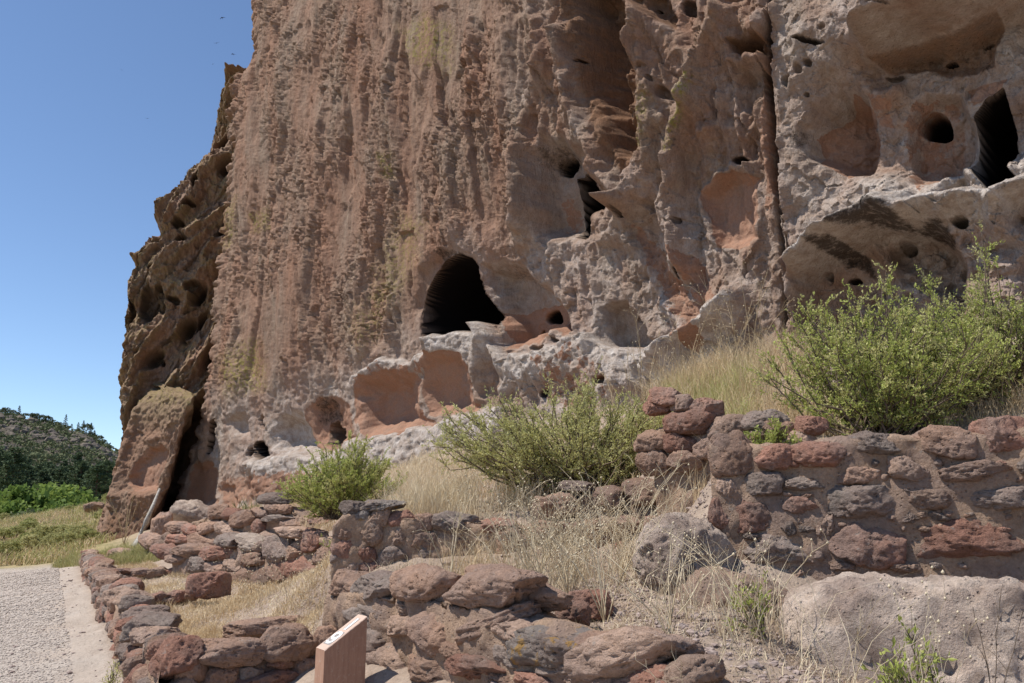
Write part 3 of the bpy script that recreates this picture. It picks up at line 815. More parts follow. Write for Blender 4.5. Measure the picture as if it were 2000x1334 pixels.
# ------------------------------------------------------------------ ground: one sheet out to the horizon
CTRL = np.array([
    # path level
    (-4.5, 6, 0), (-8, 8, 0), (-6.2, 12, 0), (-10, 14, 0), (-9.6, 18, 0), (-14, 20, 0), (-12.9, 22.5, 0), (-3.2, 5, 0.02), (-1.5, 4.2, 0.08), (0, 2, 0.3), (-6, 2, 0), (-12, 8, 0), (-20, 20, -0.1),
    (-0.4, 3.4, 0.25), (1.2, 1.5, 0.6), (3, 1, 0.6), (-1.5, 5.4, 0.12), (-20, 5, 0), (-5, -5, 0), (5, -5, 0.4), (-12, 16, 0), (-16, 22, -0.05), (-1.75, 6.0, 0.15),
    # rooms inside the low wall
    (-2.1, 7.4, 0.36), (-2.9, 9.3, 0.38), (-3.6, 9.6, 0.36), (-1.9, 8.6, 0.45), (-4.2, 11.0, 0.40), (-3.2, 11.2, 0.42), (-5.6, 13.5, 0.40), (-5.0, 14.0, 0.45), (-7, 16, 0.40), (-6, 15.5, 0.5), (-9.2, 20, 0.42), (-8, 19.0, 0.5),
    (-11.0, 23, 0.4),
    # first retaining walls, then the upper terrace
    (-3.6, 13.0, 0.62), (-2.6, 12.0, 0.60), (-5.2, 16.4, 0.75), (-2.5, 12.6, 1.40), (-3.2, 14.2, 1.35), (-4.6, 16.8, 1.40), (-2.2, 12.2, 1.42), (-6.4, 18.6, 1.2), (-7.2, 21.5, 1.25), (-9.0, 24.5, 1.1), (-11.5, 28.0, 1.0),
    (-1.7, 8.9, 1.45), (-0.4, 9.0, 1.50), (0.5, 9.0, 1.62), (1.3, 9.2, 1.78), (2.0, 9.0, 2.1), (-1.6, 11, 1.5), (0.5, 10.4, 1.9), (-0.5, 13, 2.2), (-3.5, 17, 1.8), (-6, 22, 1.75),
    (-1.6, 7.9, 0.90), (-0.6, 8.0, 0.93), (0.4, 7.9, 0.97), (1.3, 7.6, 1.06), (0.6, 6.2, 0.95), (-0.5, 6.6, 0.92), (1.4, 5.2, 0.96), (0.95, 4.6, 0.90), (1.25, 3.9, 0.80), (2.0, 4.3, 0.62), (3.2, 4.0, 0.3), (4.5, 4.6, 0.5),
    (1.4, 6.1, 1.06), (1.75, 5.65, 0.95), (2.3, 5.9, 0.9), (3.2, 5.6, 0.7), (3.6, 5.0, 0.4), (4.6, 5.1, 0.6), (2.4, 5.2, 0.5),
    (1.9, 7.0, 2.10), (2.8, 6.9, 2.20), (4.2, 6.5, 2.25), (5.5, 6.3, 2.3), (3.3, 7.6, 2.25), (1.75, 8.6, 2.45), (3, 10, 3.3), (5, 8.2, 2.7), (2.0, 10.4, 2.8), (7, 7, 2.7),
    # foot of the cliff
    (-12.5, 29.8, 1.2), (-11.3, 29.3, 1.3), (-8.5, 26.2, 1.7), (-4.3, 22, 2.35), (-1.2, 19.0, 3.1), (2.1, 15.8, 3.55), (4.3, 13.6, 4.0), (6.1, 11.8, 4.1), (7.0, 11, 4.1), (9, 9, 4.0), (14, 5, 4.0), (0.8, 14.0, 2.9), (3.8, 11.6, 3.7),
    (10, 14, 4.2), (4, 20, 4), (-5, 28, 3), (-10, 34, 2),
    # meadow beyond the end of the path
    (-16, 26, 0.05), (-13.6, 25.5, 0.2), (-15, 31, 0.45), (-21, 38, 0.6), (-20, 30, 0.1), (-25, 27, -0.1), (-24, 45, 1.1), (-28, 55, 2.0), (-37, 60, 0.5), (-30, 45, 0.3), (-40, 40, -0.5), (-45, 75, 0.0), (-30, 68, 2.2), (-18, 45, 2.2), (-20, 60, 3.2),
], float)
def _rbf():
    P = CTRL[:, :2]; n = len(P)
    d = np.linalg.norm(P[:, None] - P[None], axis=2)
    K = np.zeros((n + 3, n + 3)); K[:n, :n] = d + np.eye(n) * 1e-4
    K[:n, n] = 1; K[:n, n + 1:] = P; K[n, :n] = 1; K[n + 1:, :n] = P.T
    b = np.zeros(n + 3); b[:n] = CTRL[:, 2]
    return np.linalg.solve(K, b)
_W = _rbf()
_RIDGE_TA = [(-3.0, .15), (-1.2, .15), (-0.643, .126), (-0.62, .121), (-0.58, .113), (-0.53, .098), (-0.507, .084), (-0.49, .073), (-0.40, .050), (-0.2, 0.05), (0.5, 0.06), (3, 0.06)]
HILL_D = 420.0
def ridge_h(ta):
    return np.interp(ta, [r[0] for r in _RIDGE_TA], [r[1] for r in _RIDGE_TA]) * HILL_D
def ground_z(X, Y, fine=True):
    X = np.asarray(X, float); Y = np.asarray(Y, float)
    sh = X.shape; x = X.ravel(); y = Y.ravel()
    r = np.hypot(x, y)
    near = r < 95
    z = np.zeros(x.shape)
    P = CTRL[:, :2]; n = len(P)
    xn, yn = x[near], y[near]
    zn = np.zeros(xn.shape)
    for a in range(0, len(xn), 40000):
        sl = slice(a, a + 40000)
        d = np.sqrt((xn[sl, None] - P[None, :, 0]) ** 2 + (yn[sl, None] - P[None, :, 1]) ** 2)
        zn[sl] = d @ _W[:n] + _W[n] + _W[n + 1] * xn[sl] + _W[n + 2] * yn[sl]
    z[near] = zn
    # valley floor and the wooded hill beyond it
    ta = x / np.maximum(y, 1e-3)
    front = y > 20
    H = np.where(front, ridge_h(np.clip(ta, -3, 3)), 20.0)
    rr = np.where(front, y, r)
    t = np.clip((rr - 150) / (HILL_D - 150), 0, 1)
    up = t ** 1.25
    far = -3 + (H + 3) * up
    beyond = np.clip((rr - HILL_D) / 500, 0, 1)
    far = far - beyond * (H * 0.35) + 0.0
    far += 2.2 * fbm2(x * 0.02, y * 0.02, 4, 900) * sm(150, 260, rr) * np.where(np.abs(rr - HILL_D) < 40, 0.5, 1)
    w = sm(60, 92, r)
    z = np.where(near, z * (1 - w) + far * w, far)
    if fine:
        on_path = sm(0.4, -0.6, z - 0.12) * (x < -2.2) * (r < 30)
        z = z + (0.05 * fbm2(x * 0.9, y * 0.9, 4, 910) * sm(2, 6, r)) * (1 - 0.8 * on_path) * (r < 90)
        z = z + 0.018 * fbm2(x * 5, y * 5, 3, 915) * (1 - 0.6 * on_path) * (r < 30)
    return z.reshape(sh)
def gz(x, y):
    return float(ground_z(np.array([x]), np.array([y]))[0])

# wall A (along the path) outer foot line
A0 = np.array([-2.62, 6.15]); A1 = np.array([-12.6, 23.7])
def path_side(x, y):
    """metres to the path side of the low wall (positive on the path)"""
    d = (A1 - A0) / np.linalg.norm(A1 - A0)
    return (x - A0[0]) * (-d[1]) + (y - A0[1]) * d[0]

def ground_material():
    m, nt, b = new_mat('ground_soil')
    t = NT(nt); P = t.pos()
    a = t.attr('zone'); R, G, B = t.sep(a.outputs['Color'])[:3]
    n = t.noise(P, 2.2, 6, 0.7); f = t.noise(P, 30, 5, 0.8)
    soil = t.mix(t.ramp(n, [(0.35, 0.0), (0.65, 1.0)]), (0.29, 0.215, 0.165), (0.42, 0.33, 0.255))
    sand = t.mix(t.ramp(n, [(0.3, 0.0), (0.7, 1.0)]), (0.39, 0.32, 0.26), (0.47, 0.39, 0.32))
    col = t.mix(R, soil, sand)
    grav = t.mix(t.ramp(t.noise(P, 14, 4, 0.7), [(0.35, 0), (0.65, 1)]), (0.38, 0.325, 0.275), (0.50, 0.43, 0.365))
    col = t.mix(G, col, grav)
    mead = t.mix(t.ramp(t.noise(P, 0.45, 6, 0.75), [(0.40, 0), (0.60, 1)]), (0.20, 0.19, 0.08), (0.42, 0.33, 0.18))
    col = t.mix(B, col, mead)
    hill = t.mix(t.ramp(t.noise(t.scale(P, (1, 1, 1.6)), 0.11, 8, 0.78), [(0.42, 0.0), (0.6, 1.0)]), (0.08, 0.068, 0.058), (0.24, 0.20, 0.14))
    A = a.outputs['Alpha']
    col = t.mix(A, col, hill)
    col = t.mix(1.0, col, t.ramp(f, [(0.25, 0.75), (0.75, 1.2)]), 'MULTIPLY')
    nt.links.new(col, b.inputs['Base Color'])
    pb = t.vor(P, 22)
    h = t.math('ADD', t.math('MULTIPLY', f, 0.5), t.math('MULTIPLY', t.ramp(pb, [(0.0, 1.0), (0.35, 0.0)]), 0.35))
    n1 = t.bump(h, 0.03)
    big = t.bump(t.noise(P, 0.25, 6, 0.75), 2.5, n1)
    mixn = nt.nodes.new('ShaderNodeMix'); mixn.data_type = 'VECTOR'
    nt.links.new(A, mixn.inputs[0]); nt.links.new(n1, mixn.inputs[4]); nt.links.new(big, mixn.inputs[5])
    nt.links.new(mixn.outputs[1], b.inputs['Normal'])
    return m
MAT_GROUND = ground_material()
print('ground')
def build_ground():
    az = np.concatenate([np.linspace(-180, -42, 60, endpoint=False), np.linspace(-42, 42, 520, endpoint=False), np.linspace(42, 180, 61)])
    az = np.radians(az)
    r = np.concatenate([[0.4, 1, 1.8], np.geomspace(2.5, 40, 420), np.geomspace(41, 3500, 170)])
    A, Rr = np.meshgrid(az, r, indexing='ij')
    X = Rr * np.sin(A); Y = Rr * np.cos(A)
    Z = ground_z(X, Y)
    V = np.stack([X, Y, Z], -1).reshape(-1, 3)
    ps = path_side(X, Y)
    path = sm(-0.1, 0.15, ps) * sm(24.5, 22.5, Y + 0.3 * fbm2(X, Y, 2, 5)) * (X < -1)
    near_c = sm(-1.2, 0.2, Y) * 0 + ((X < 0.6) & (Y < 6.0))
    gl = ps + 0.45 * fbm2(X * 0.8, Y * 0.8, 4, 930)
    grav = path * sm(0.25, 0.9, gl)
    rad = np.hypot(X, Y)
    mead = sm(22.5, 24.5, Y + 0.3 * fbm2(X, Y, 2, 5)) * (X < -8) * 1.0
    mead = mead * sm(-3.0, -0.5, ps)
    mead = np.maximum(mead, sm(40, 60, rad))
    hill = sm(120, 170, rad)
    zone = np.stack([path, grav, mead, hill], -1).reshape(-1, 4)
    me = make_mesh('ground', V, grid_faces(len(az), len(r), flip=True), MAT_GROUND, True, {'zone': zone})
    return add('ground', me, kind='structure')
build_ground()

# ------------------------------------------------------------------ stones
def ico(sub):
    import bmesh
    bm = bmesh.new(); bmesh.ops.create_icosphere(bm, subdivisions=sub, radius=1.0)
    V = np.array([v.co[:] for v in bm.verts]); Fc = np.array([[v.index for v in f.verts] for f in bm.faces])
    bm.free(); return V, Fc
_ICO = {k: ico(k) for k in (1, 2, 3, 4, 5)}

def stone_shape(seed, sub=5, box=3.2, rough=0.16, pits=0.05, aspect=(1, 1, 1), chips=13):
    V, Fc = _ICO[sub]
    rg = np.random.default_rng(seed)
    off = rg.uniform(-50, 50, 3)
    # superellipsoid, then chipped by random planes
    p = np.abs(V) ** box
    r = 1.0 / (p.sum(1) ** (1 / box))
    W = V * r[:, None]
    for _ in range(chips):
        n = rg.normal(size=3); n /= np.linalg.norm(n)
        c = rg.uniform(0.74, 1.05)
        d = W @ n - c
        W = W - np.outer(np.maximum(0, d) * 0.96, n)
    A_ = np.array([1.0, 0.62, 0.50])
    Q = W * A_
    nr = Q / (np.linalg.norm(Q, axis=1)[:, None] + 1e-9)
    d = rough * 0.5 * fbm3(Q * 1.6 + off, 3, seed) + 0.030 * fbm3(Q * 6.5 + off, 4, seed + 3, 0.62)
    if pits:
        d = d - pits * sm(0.22, 0.42, noise3(Q * 7 + off, seed + 9)) - 0.022 * sm(0.25, 0.45, noise3(Q * 17 + off, seed + 8))
    Q = Q + nr * d[:, None]
    W = Q / np.abs(Q).max(0)
    return W * np.array(aspect), Fc

STONES = []
for i in range(14):
    W, Fc = stone_shape(40 + i, 5, box=[3.2, 4.4, 6.0][i % 3], rough=0.13 + 0.02 * (i % 4), pits=0.05)
    STONES.append(make_mesh('stone', W, Fc, None, True))
SMALL = []
for i in range(8):
    W, Fc = stone_shape(90 + i, 3, box=2.6, rough=0.2, pits=0.0)
    SMALL.append(make_mesh('stone', W, Fc, None, True))

MS = {
    'red': stone_material('red_tuff', (0.40, 0.21, 0.15), (0.33, 0.18, 0.13), (0.11, 0.05, 0.035)),
    'brown': stone_material('brown_tuff', (0.43, 0.275, 0.195), (0.335, 0.21, 0.15), (0.10, 0.06, 0.045)),
    'gray': stone_material('grey_tuff', (0.35, 0.28, 0.235), (0.265, 0.205, 0.17), (0.08, 0.06, 0.055)),
    'pink': stone_material('pink_tuff', (0.50, 0.35, 0.265), (0.41, 0.275, 0.20), (0.20, 0.12, 0.09)),
    'dark': stone_material('dark_basalt', (0.26, 0.21, 0.18), (0.19, 0.155, 0.13), (0.05, 0.04, 0.04)),
    'lich': stone_material('lichen_tuff', (0.33, 0.28, 0.24), (0.25, 0.205, 0.18), (0.08, 0.06, 0.05), lichen=0.6),
    'mortar': stone_material('mud_mortar', (0.50, 0.345, 0.24), (0.40, 0.27, 0.185), (0.25, 0.16, 0.12)),
    'pale': stone_material('pale_tuff', (0.66, 0.53, 0.43), (0.56, 0.44, 0.35), (0.24, 0.17, 0.14)),
}
for me in STONES + SMALL:
    me.materials.append(MS['brown'])
for nm in ('mortar', 'pale'):
    pass
_si = [0]
def put_stone(parent, loc, size, yaw, mat, tilt=0.0, pitch=0.0, name='stone', small=False, idx=None):
    pool = SMALL if small else STONES
    k = _si[0] if idx is None else idx
    _si[0] += 1
    me = pool[(k * 5 + 3) % len(pool)]
    o = bpy.data.objects.new(name, me); C.objects.link(o)
    if parent is not None: o.parent = parent
    o.material_slots[0].link = 'OBJECT'
    o.material_slots[0].material = MS[mat]
    flip = (k * 7) % 4
    o.rotation_euler = (pitch + (math.pi if flip & 1 else 0), tilt, yaw + (math.pi if flip & 2 else 0))
    if flip & 1: o.rotation_euler = (math.pi + pitch, -tilt if not flip & 2 else tilt, yaw + (math.pi if flip & 2 else 0))
    o.location = loc
    o.scale = size
    return o

class Wall:
    """a masonry wall: an Empty with a mud-mortar core and one child per stone; surveyed on the vertical plane p0-p1"""
    def __init__(s, name, p0, p1, label, group=None):
        s.p0 = np.array(p0, float); s.p1 = np.array(p1, float)
        s.L = np.linalg.norm(s.p1 - s.p0); s.d = (s.p1 - s.p0) / s.L
        s.n = np.array([s.d[1], -s.d[0]])          # towards the viewer when the wall runs left to right
        s.yaw = math.atan2(s.d[1], s.d[0])
        mid = (s.p0 + s.p1) / 2
        s.root = add(name, None, label=label, cat='stone wall', group=group)
        s.base = np.array([mid[0], mid[1], gz(*mid)])
        s.root.location = s.base
    def hit(s, px, py):
        a, z = ray(px, py)
        # point (a t, t) on line p0 + u d
        A = np.array([[float(a), -s.d[0]], [1.0, -s.d[1]]])
        t, u = np.linalg.solve(A, s.p0)
        return u, EYE + float(z) * t, t
    def W(s, u, off, z):
        q = s.p0 + s.d * u + s.n * off
        return np.array([q[0], q[1], z])
    def stone(s, px, py, w, h, mat, tilt=0.0, out=0.0, depth=None, name='stone', small=None, **kw):
        u0, _, _ = s.hit(px - w / 2, py); u1, _, _ = s.hit(px + w / 2, py)
        u, zc, t = s.hit(px, py)
        _, za, _ = s.hit(px, py + h / 2); _, zb, _ = s.hit(px, py - h / 2)
        hw = abs(u1 - u0) / 2 * 1.13; hh = abs(zb - za) / 2 * 1.22
        dp = depth or min(max(hw * 0.75, 0.10), 0.20)
        if small is None: small = w < 26
        P = s.W(u, out - dp * 0.48, zc) - s.base
        o = put_stone(s.root, P, (hw, dp, hh), s.yaw + RNG.uniform(-0.12, 0.12), mat, tilt + RNG.uniform(-0.04, 0.04), RNG.uniform(-0.12, 0.12), name, small, **kw)
        return o
    def core(s, top, thick=0.36, depth=0.5, bottom=None, u0=None, u1=None, rough=0.035, step=0.03, mat='mortar', off=0.0, name='mortar'):
        """top: list of (px, py) along the visible top edge"""
        pts = []
        for px, py in top:
            u, z, _ = s.hit(px, py); pts.append((u, z))
        pts.sort()
        ua, ub = pts[0][0], pts[-1][0]
        n = max(6, int((ub - ua) / step))
        us = np.linspace(ua, ub, n)
        zt = np.interp(us, [p[0] for p in pts], [p[1] for p in pts])
        prof = []       # (offset, height fraction, drop)
        K = 26
        X = []; 
        zb = np.array([min(gz(*(s.p0 + s.d * u + s.n * 0.1)), gz(*(s.p0 + s.d * u - s.n * (thick)))) for u in us]) - 0.12
        if bottom is not None: zb = np.minimum(zb, bottom)
        rows = []
        for k in range(K): rows.append((0.0, k / (K - 1)))
        for k in range(1, 7): rows.append((-thick * k / 6.0, 1.0))
        for k in range(1, 9): rows.append((-thick, 1 - k / 8.0))
        V = np.zeros((n, len(rows), 3))
        for j, (o_, f_) in enumerate(rows):
            q = s.p0[None] + s.d[None] * us[:, None] + s.n[None] * (o_ + off)
            V[:, j, 0] = q[:, 0]; V[:, j, 1] = q[:, 1]
            e = 0.035 if f_ >= 0.999 and (o_ > -0.001 or o_ < -thick + 0.001) else 0.0
            V[:, j, 2] = zb + (zt - zb) * f_ - e
        fl = V.reshape(-1, 3)
        dsp = rough * fbm3(fl * 3.0, 4, 55) + 0.012 * fbm3(fl * 14.0, 3, 57)
        oj = np.array([r[0] for r in rows]); 
        nx = np.where(oj > -0.001, 1.0, np.where(oj < -thick + 0.001, -1.0, 0.0))
        nx = np.tile(nx, n)
        up = np.tile(np.array([1.0 if r[1] > 0.999 else 0.0 for r in rows]), n)
        fl = fl.copy()
        fl[:, 0] += s.n[0] * dsp * nx; fl[:, 1] += s.n[1] * dsp * nx; fl[:, 2] += dsp * up
        m = len(rows)
        Fc = grid_faces(n, m)
        V2 = np.concatenate([fl, fl[:m].mean(0)[None], fl[-m:].mean(0)[None]])
        c0 = n * m; c1 = c0 + 1
        i = np.arange(m - 1)
        t0 = np.stack([np.full(m - 1, c0), i, i + 1], 1); t1 = np.stack([np.full(m - 1, c1), (n - 1) * m + i + 1, (n - 1) * m + i], 1)
        me = make_mesh(name, V2 - s.base, [Fc, t0, t1], MS[mat], True)
        o = add(name, me, s.root)
        s.us, s.zt, s.zb = us, zt, zb
        return o
    def courses(s, u0, u1, ch=0.16, cw=(0.2, 0.42), mats=('brown', 'red', 'gray', 'pink'), probs=None, top_over=0.05, zmin=None, out=0.02, maxc=8, seed=1, side=1, depth=0.14):
        rg = np.random.default_rng(seed)
        probs = probs or [1 / len(mats)] * len(mats)
        for c in range(maxc):
            u = u0 + rg.uniform(-0.1, 0.05)
            while u < u1:
                w = rg.uniform(*cw)
                if c == 0: w *= 1.2
                uc = u + w / 2
                zt = np.interp(uc, s.us, s.zt); zb = np.interp(uc, s.us, s.zb) + 0.12
                z = zt + top_over - ch * (c + 0.5)
                if z > zb - 0.02 and uc < u1 + 0.05:
                    hh = ch * rg.uniform(0.42, 0.56)
                    dp = depth * rg.uniform(0.85, 1.2)
                    P = s.W(uc, out - dp * 0.35, z + rg.uniform(-0.015, 0.015)) - s.base
                    put_stone(s.root, P, (w / 2 * 1.0, dp, hh), s.yaw + rg.uniform(-0.15, 0.15), mats[rg.choice(len(mats), p=probs)],
                              rg.uniform(-0.12, 0.12), rg.uniform(-0.15, 0.15), 'stone', w < 0.2)
                u += w * rg.uniform(0.98, 1.12)

def boulder(name, loc, size, rot, mat, label, seed, sub=6, box=2.6, rough=0.12, pits=0.042, group=None, cat='boulder'):
    if sub not in _ICO: _ICO[sub] = ico(sub)
    W, Fc = stone_shape(seed, sub, box, rough, 0.0, chips=4)
    rs = np.array(size)
    Wm = W * rs
    n1 = fbm3(Wm * 3.0 + seed, 4, seed)
    nr = W / np.linalg.norm(W, axis=1)[:, None]
    # vesicles: sparse round pits
    pt = noise3(Wm * 22 + seed, seed + 5); pg = noise3(Wm * 7 + seed, seed + 6)
    Wm = Wm + nr * (0.028 * n1 + 0.010 * fbm3(Wm * 14.0, 3, seed + 2) - pits * sm(0.36, 0.52, pg) - 0.5 * pits * sm(0.38, 0.52, pt))[:, None]
    me = make_mesh(name, Wm, Fc, MS[mat], True)
    o = add(name, me, loc=loc, label=label, cat=cat, group=group)
    o.rotation_euler = rot
    return o

print('walls')
# --- right-hand retaining wall (hand placed, stone by stone)
G = Wall('retaining_wall', (1.50, 6.35), (4.6, 5.25), 'tall wall of large rounded red and grey stones in mud mortar, above the big pitted boulder')
G.core([(1386, 868), (1440, 872), (1500, 870), (1600, 868), (1700, 852), (1800, 846), (1900, 846), (1990, 832), (2100, 824), (2200, 820)], thick=0.5, rough=0.045, off=0.035)
for r in [
    (1710, 870, 120, 48, 'gray', .03), (1841, 864, 120, 58, 'brown', -.06), (1955, 853, 112, 70, 'red', 0), (2075, 850, 120, 60, 'brown', 0), (1600, 888, 115, 48, 'red', 0),
    (1508, 894, 86, 46, 'red', 0), (1434, 886, 92, 80, 'brown', .1),
    (1486, 949, 88, 50, 'gray', 0), (1576, 945, 94, 28, 'gray', .0), (1675, 927, 90, 40, 'brown', 0), (1773, 914, 80, 46, 'pink', -.2), (1902, 921, 140, 38, 'brown', .04), (1996, 912, 50, 32, 'gray', 0), (2080, 912, 100, 45, 'brown', 0),
    (1420, 960, 46, 54, 'pink', 0), (1563, 991, 70, 42, 'red', 0), (1683, 980, 155, 62, 'dark', .02), (1806, 975, 92, 38, 'pink', 0), (1935, 974, 165, 50, 'gray', .03), (2080, 976, 100, 46, 'brown', 0),
    (1405, 1004, 46, 60, 'red', 0), (1469, 1008, 95, 66, 'red', 0), (1539, 1030, 30, 32, 'dark', .3), (1576, 1031, 36, 24, 'dark', 0), (1611, 1023, 36, 45, 'pink', 0), (1688, 1059, 144, 90, 'red', 0),
    (1775, 1009, 36, 24, 'dark', .1), (1834, 1010, 42, 20, 'dark', 0), (1900, 1052, 245, 86, 'red', 0), (2075, 1050, 110, 80, 'brown', 0),
    (1521, 1074, 168, 60, 'gray', -.05), (1556, 1118, 42, 24, 'pink', 0), (1468, 1046, 36, 16, 'dark', 0), (1576, 966, 36, 10, 'brown', 0), (1740, 1012, 22, 14, 'brown', 0), (1640, 1108, 60, 20, 'brown', 0),
    (1770, 1108, 70, 22, 'pink', 0), (1600, 1085, 24, 20, 'gray', 0), (1395, 1050, 26, 30, 'brown', 0), (1585, 905, 24, 14, 'pink', 0), (1655, 890, 20, 14, 'brown', 0), (1850, 1002, 20, 12, 'brown', 0), (1655, 945, 18, 12, 'brown', 0),
]: G.stone(*r[:5], tilt=r[5] if len(r) > 5 else 0, out=0.03)
rgc = np.random.default_rng(44)
for k in range(70):      # chinking stones pressed into the joints
    px_ = rgc.uniform(1400, 2080); row = [908, 938, 961, 1006, 1100, 1028][k % 6] + rgc.uniform(-6, 6)
    G.stone(px_, row, rgc.uniform(14, 30), rgc.uniform(9, 16), ['brown', 'pink', 'gray', 'red'][rgc.integers(4)], tilt=rgc.uniform(-.3, .3), out=0.02, depth=0.07)

# --- the wall that turns back up the slope at its left end
J = Wall('rubble_wall', (0.85, 8.0), (2.3, 6.85), 'tumbled end of red rubble stones stepping down beside the green bush, left of the big shrub')
J.core([(1275, 835), (1320, 822), (1400, 838), (1480, 845), (1560, 860)], thick=0.5, rough=0.05)
for r in [(1294, 778, 62, 36, 'red', -.1), (1281, 797, 50, 28, 'red', 0), (1376, 797, 62, 40, 'red', .15), (1346, 825, 98, 48, 'red', -.05), (1418, 838, 80, 52, 'pink', 0), (1495, 820, 80, 36, 'gray', 0), (1330, 792, 46, 36, 'brown', 0),
          (1521, 840, 62, 44, 'brown', .3), (1270, 860, 70, 40, 'brown', 0), (1330, 862, 60, 40, 'red', 0), (1388, 876, 60, 40, 'brown', 0), (1470, 858, 60, 40, 'pink', 0), (1560, 862, 60, 40, 'pink', .2), (1275, 905, 60, 50, 'brown', 0),
          (1340, 905, 66, 44, 'brown', 0), (1585, 832, 60, 34, 'red', .1)]:
    J.stone(*r[:5], tilt=r[5], out=0.04)

# --- shaded wall behind the tall dry weeds
I = Wall('terrace_wall', (0.22, 8.45), (1.9, 7.7), 'low brown terrace wall half hidden behind tall dry weeds and below the middle bush')
I.core([(1040, 972), (1100, 975), (1200, 960), (1300, 940), (1400, 930)], thick=0.4, rough=0.05)
for r in [(1088, 985, 90, 44, 'brown', 0), (1175, 975, 90, 46, 'brown', 0), (1262, 960, 90, 50, 'brown', 0), (1345, 945, 90, 50, 'red', 0), (1065, 1035, 70, 40, 'brown', 0), (1130, 1030, 80, 44, 'red', 0), (1215, 1024, 90, 44, 'brown', 0),
          (1300, 1012, 80, 44, 'red', 0), (1375, 1000, 60, 46, 'brown', 0), (1240, 1066, 90, 36, 'red', 0), (1330, 1060, 80, 40, 'brown', 0), (1160, 1074, 70, 36, 'brown', 0), (1120, 950, 70, 20, 'gray', 0)]:
    I.stone(*r[:5], tilt=r[5], out=0.03)

# --- back wall of the middle room
E = Wall('room_wall', (-1.85, 8.45), (0.42, 8.45), 'low rear wall of small grey and pink stones capped by a flat dark slab, behind the flat-topped ledge stones')
E.core([(652, 1022), (672, 1006), (700, 998), (760, 1004), (830, 1014), (900, 1014), (1000, 1024), (1040, 1032), (1075, 1045)], thick=0.38, rough=0.05, off=0.045)
for r in [(694, 996, 64, 30, 'dark', -.15), (746, 986, 84, 18, 'lich', 0), (706, 1006, 34, 22, 'lich', -.2), (739, 1010, 46, 36, 'pink', 0), (787, 1013, 50, 30, 'red', .1), (825, 1024, 42, 38, 'brown', 0), (885, 1022, 92, 42, 'gray', .02),
          (964, 1026, 84, 26, 'red', 0), (1008, 1060, 86, 72, 'brown', 0), (1060, 1042, 52, 34, 'brown', 0), (720, 1042, 58, 50, 'pink', -.2), (671, 1072, 50, 42, 'red', -.2), (716, 1084, 36, 36, 'red', 0), (769, 1091, 56, 48, 'gray', .1),
          (780, 1050, 50, 36, 'pink', 0), (825, 1058, 60, 42, 'brown', 0), (675, 1114, 56, 38, 'pink', 0), (724, 1108, 44, 30, 'red', .2), (840, 1086, 54, 34, 'gray', 0), (900, 1066, 54, 38, 'brown', 0), (900, 1104, 64, 34, 'brown', 0), (952, 1076, 52, 36, 'gray', 0),
          (965, 1110, 60, 30, 'red', 0), (672, 1036, 36, 32, 'brown', 0), (1030, 1108, 70, 26, 'red', 0), (810, 1118, 44, 26, 'pink', 0), (655, 1092, 22, 22, 'gray', 0), (936, 1048, 40, 22, 'pink', 0)]:
    E.stone(*r[:5], tilt=r[5], out=0.02)

# --- foreground wall running towards the viewer
Cw = Wall('foreground_wall', (-1.42, 6.85), (0.95, 3.55), 'weathered foreground wall of pitted stones coming forward past the numbered post, flat ledge stone on top')
Cw.core([(655, 1160), (700, 1158), (800, 1160), (860, 1165), (960, 1185), (1000, 1205), (1060, 1220), (1160, 1248), (1240, 1274), (1320, 1312), (1390, 1355)], thick=0.34, rough=0.06, mat='mortar', off=0.055)
for r in [(680, 1146, 64, 54, 'brown', 0), (740, 1146, 88, 52, 'gray', 0), (822, 1140, 92, 66, 'brown', -.06), (944, 1150, 158, 66, 'brown', .07), (727, 1192, 78, 60, 'gray', 0), (787, 1228, 58, 46, 'pink', .1), (859, 1240, 88, 90, 'brown', 0),
          (950, 1222, 128, 46, 'brown', .32), (1078, 1256, 160, 78, 'lich', .1), (1216, 1278, 195, 84, 'pink', .25), (724, 1252, 68, 70, 'gray', 0), (769, 1288, 74, 60, 'pink', 0), (900, 1275, 54, 48, 'brown', 0), (940, 1305, 112, 56, 'red', .1),
          (844, 1308, 82, 52, 'brown', 0), (1050, 1326, 86, 38, 'red', 0), (1320, 1322, 120, 62, 'pink', .3), (700, 1302, 50, 40, 'brown', 0), (1000, 1280, 50, 40, 'gray', .2), (800, 1185, 40, 30, 'pink', 0), (672, 1196, 26, 40, 'brown', 0),
          (1140, 1322, 70, 40, 'brown', .1), (1010, 1226, 70, 44, 'pink', .2), (1150, 1262, 70, 50, 'brown', .2), (1110, 1300, 90, 48, 'gray', .1), (1200, 1330, 110, 50, 'brown', .2), (990, 1318, 70, 44, 'brown', 0), (1275, 1330, 90, 50, 'red', .3), (690, 1345, 60, 40, 'brown', 0), (760, 1345, 70, 40, 'pink', 0)]:
    Cw.stone(*r[:5], tilt=r[5], out=0.035)
Cw.stone(944, 1150, 158, 60, 'brown', tilt=.07, out=-0.16, depth=0.2)

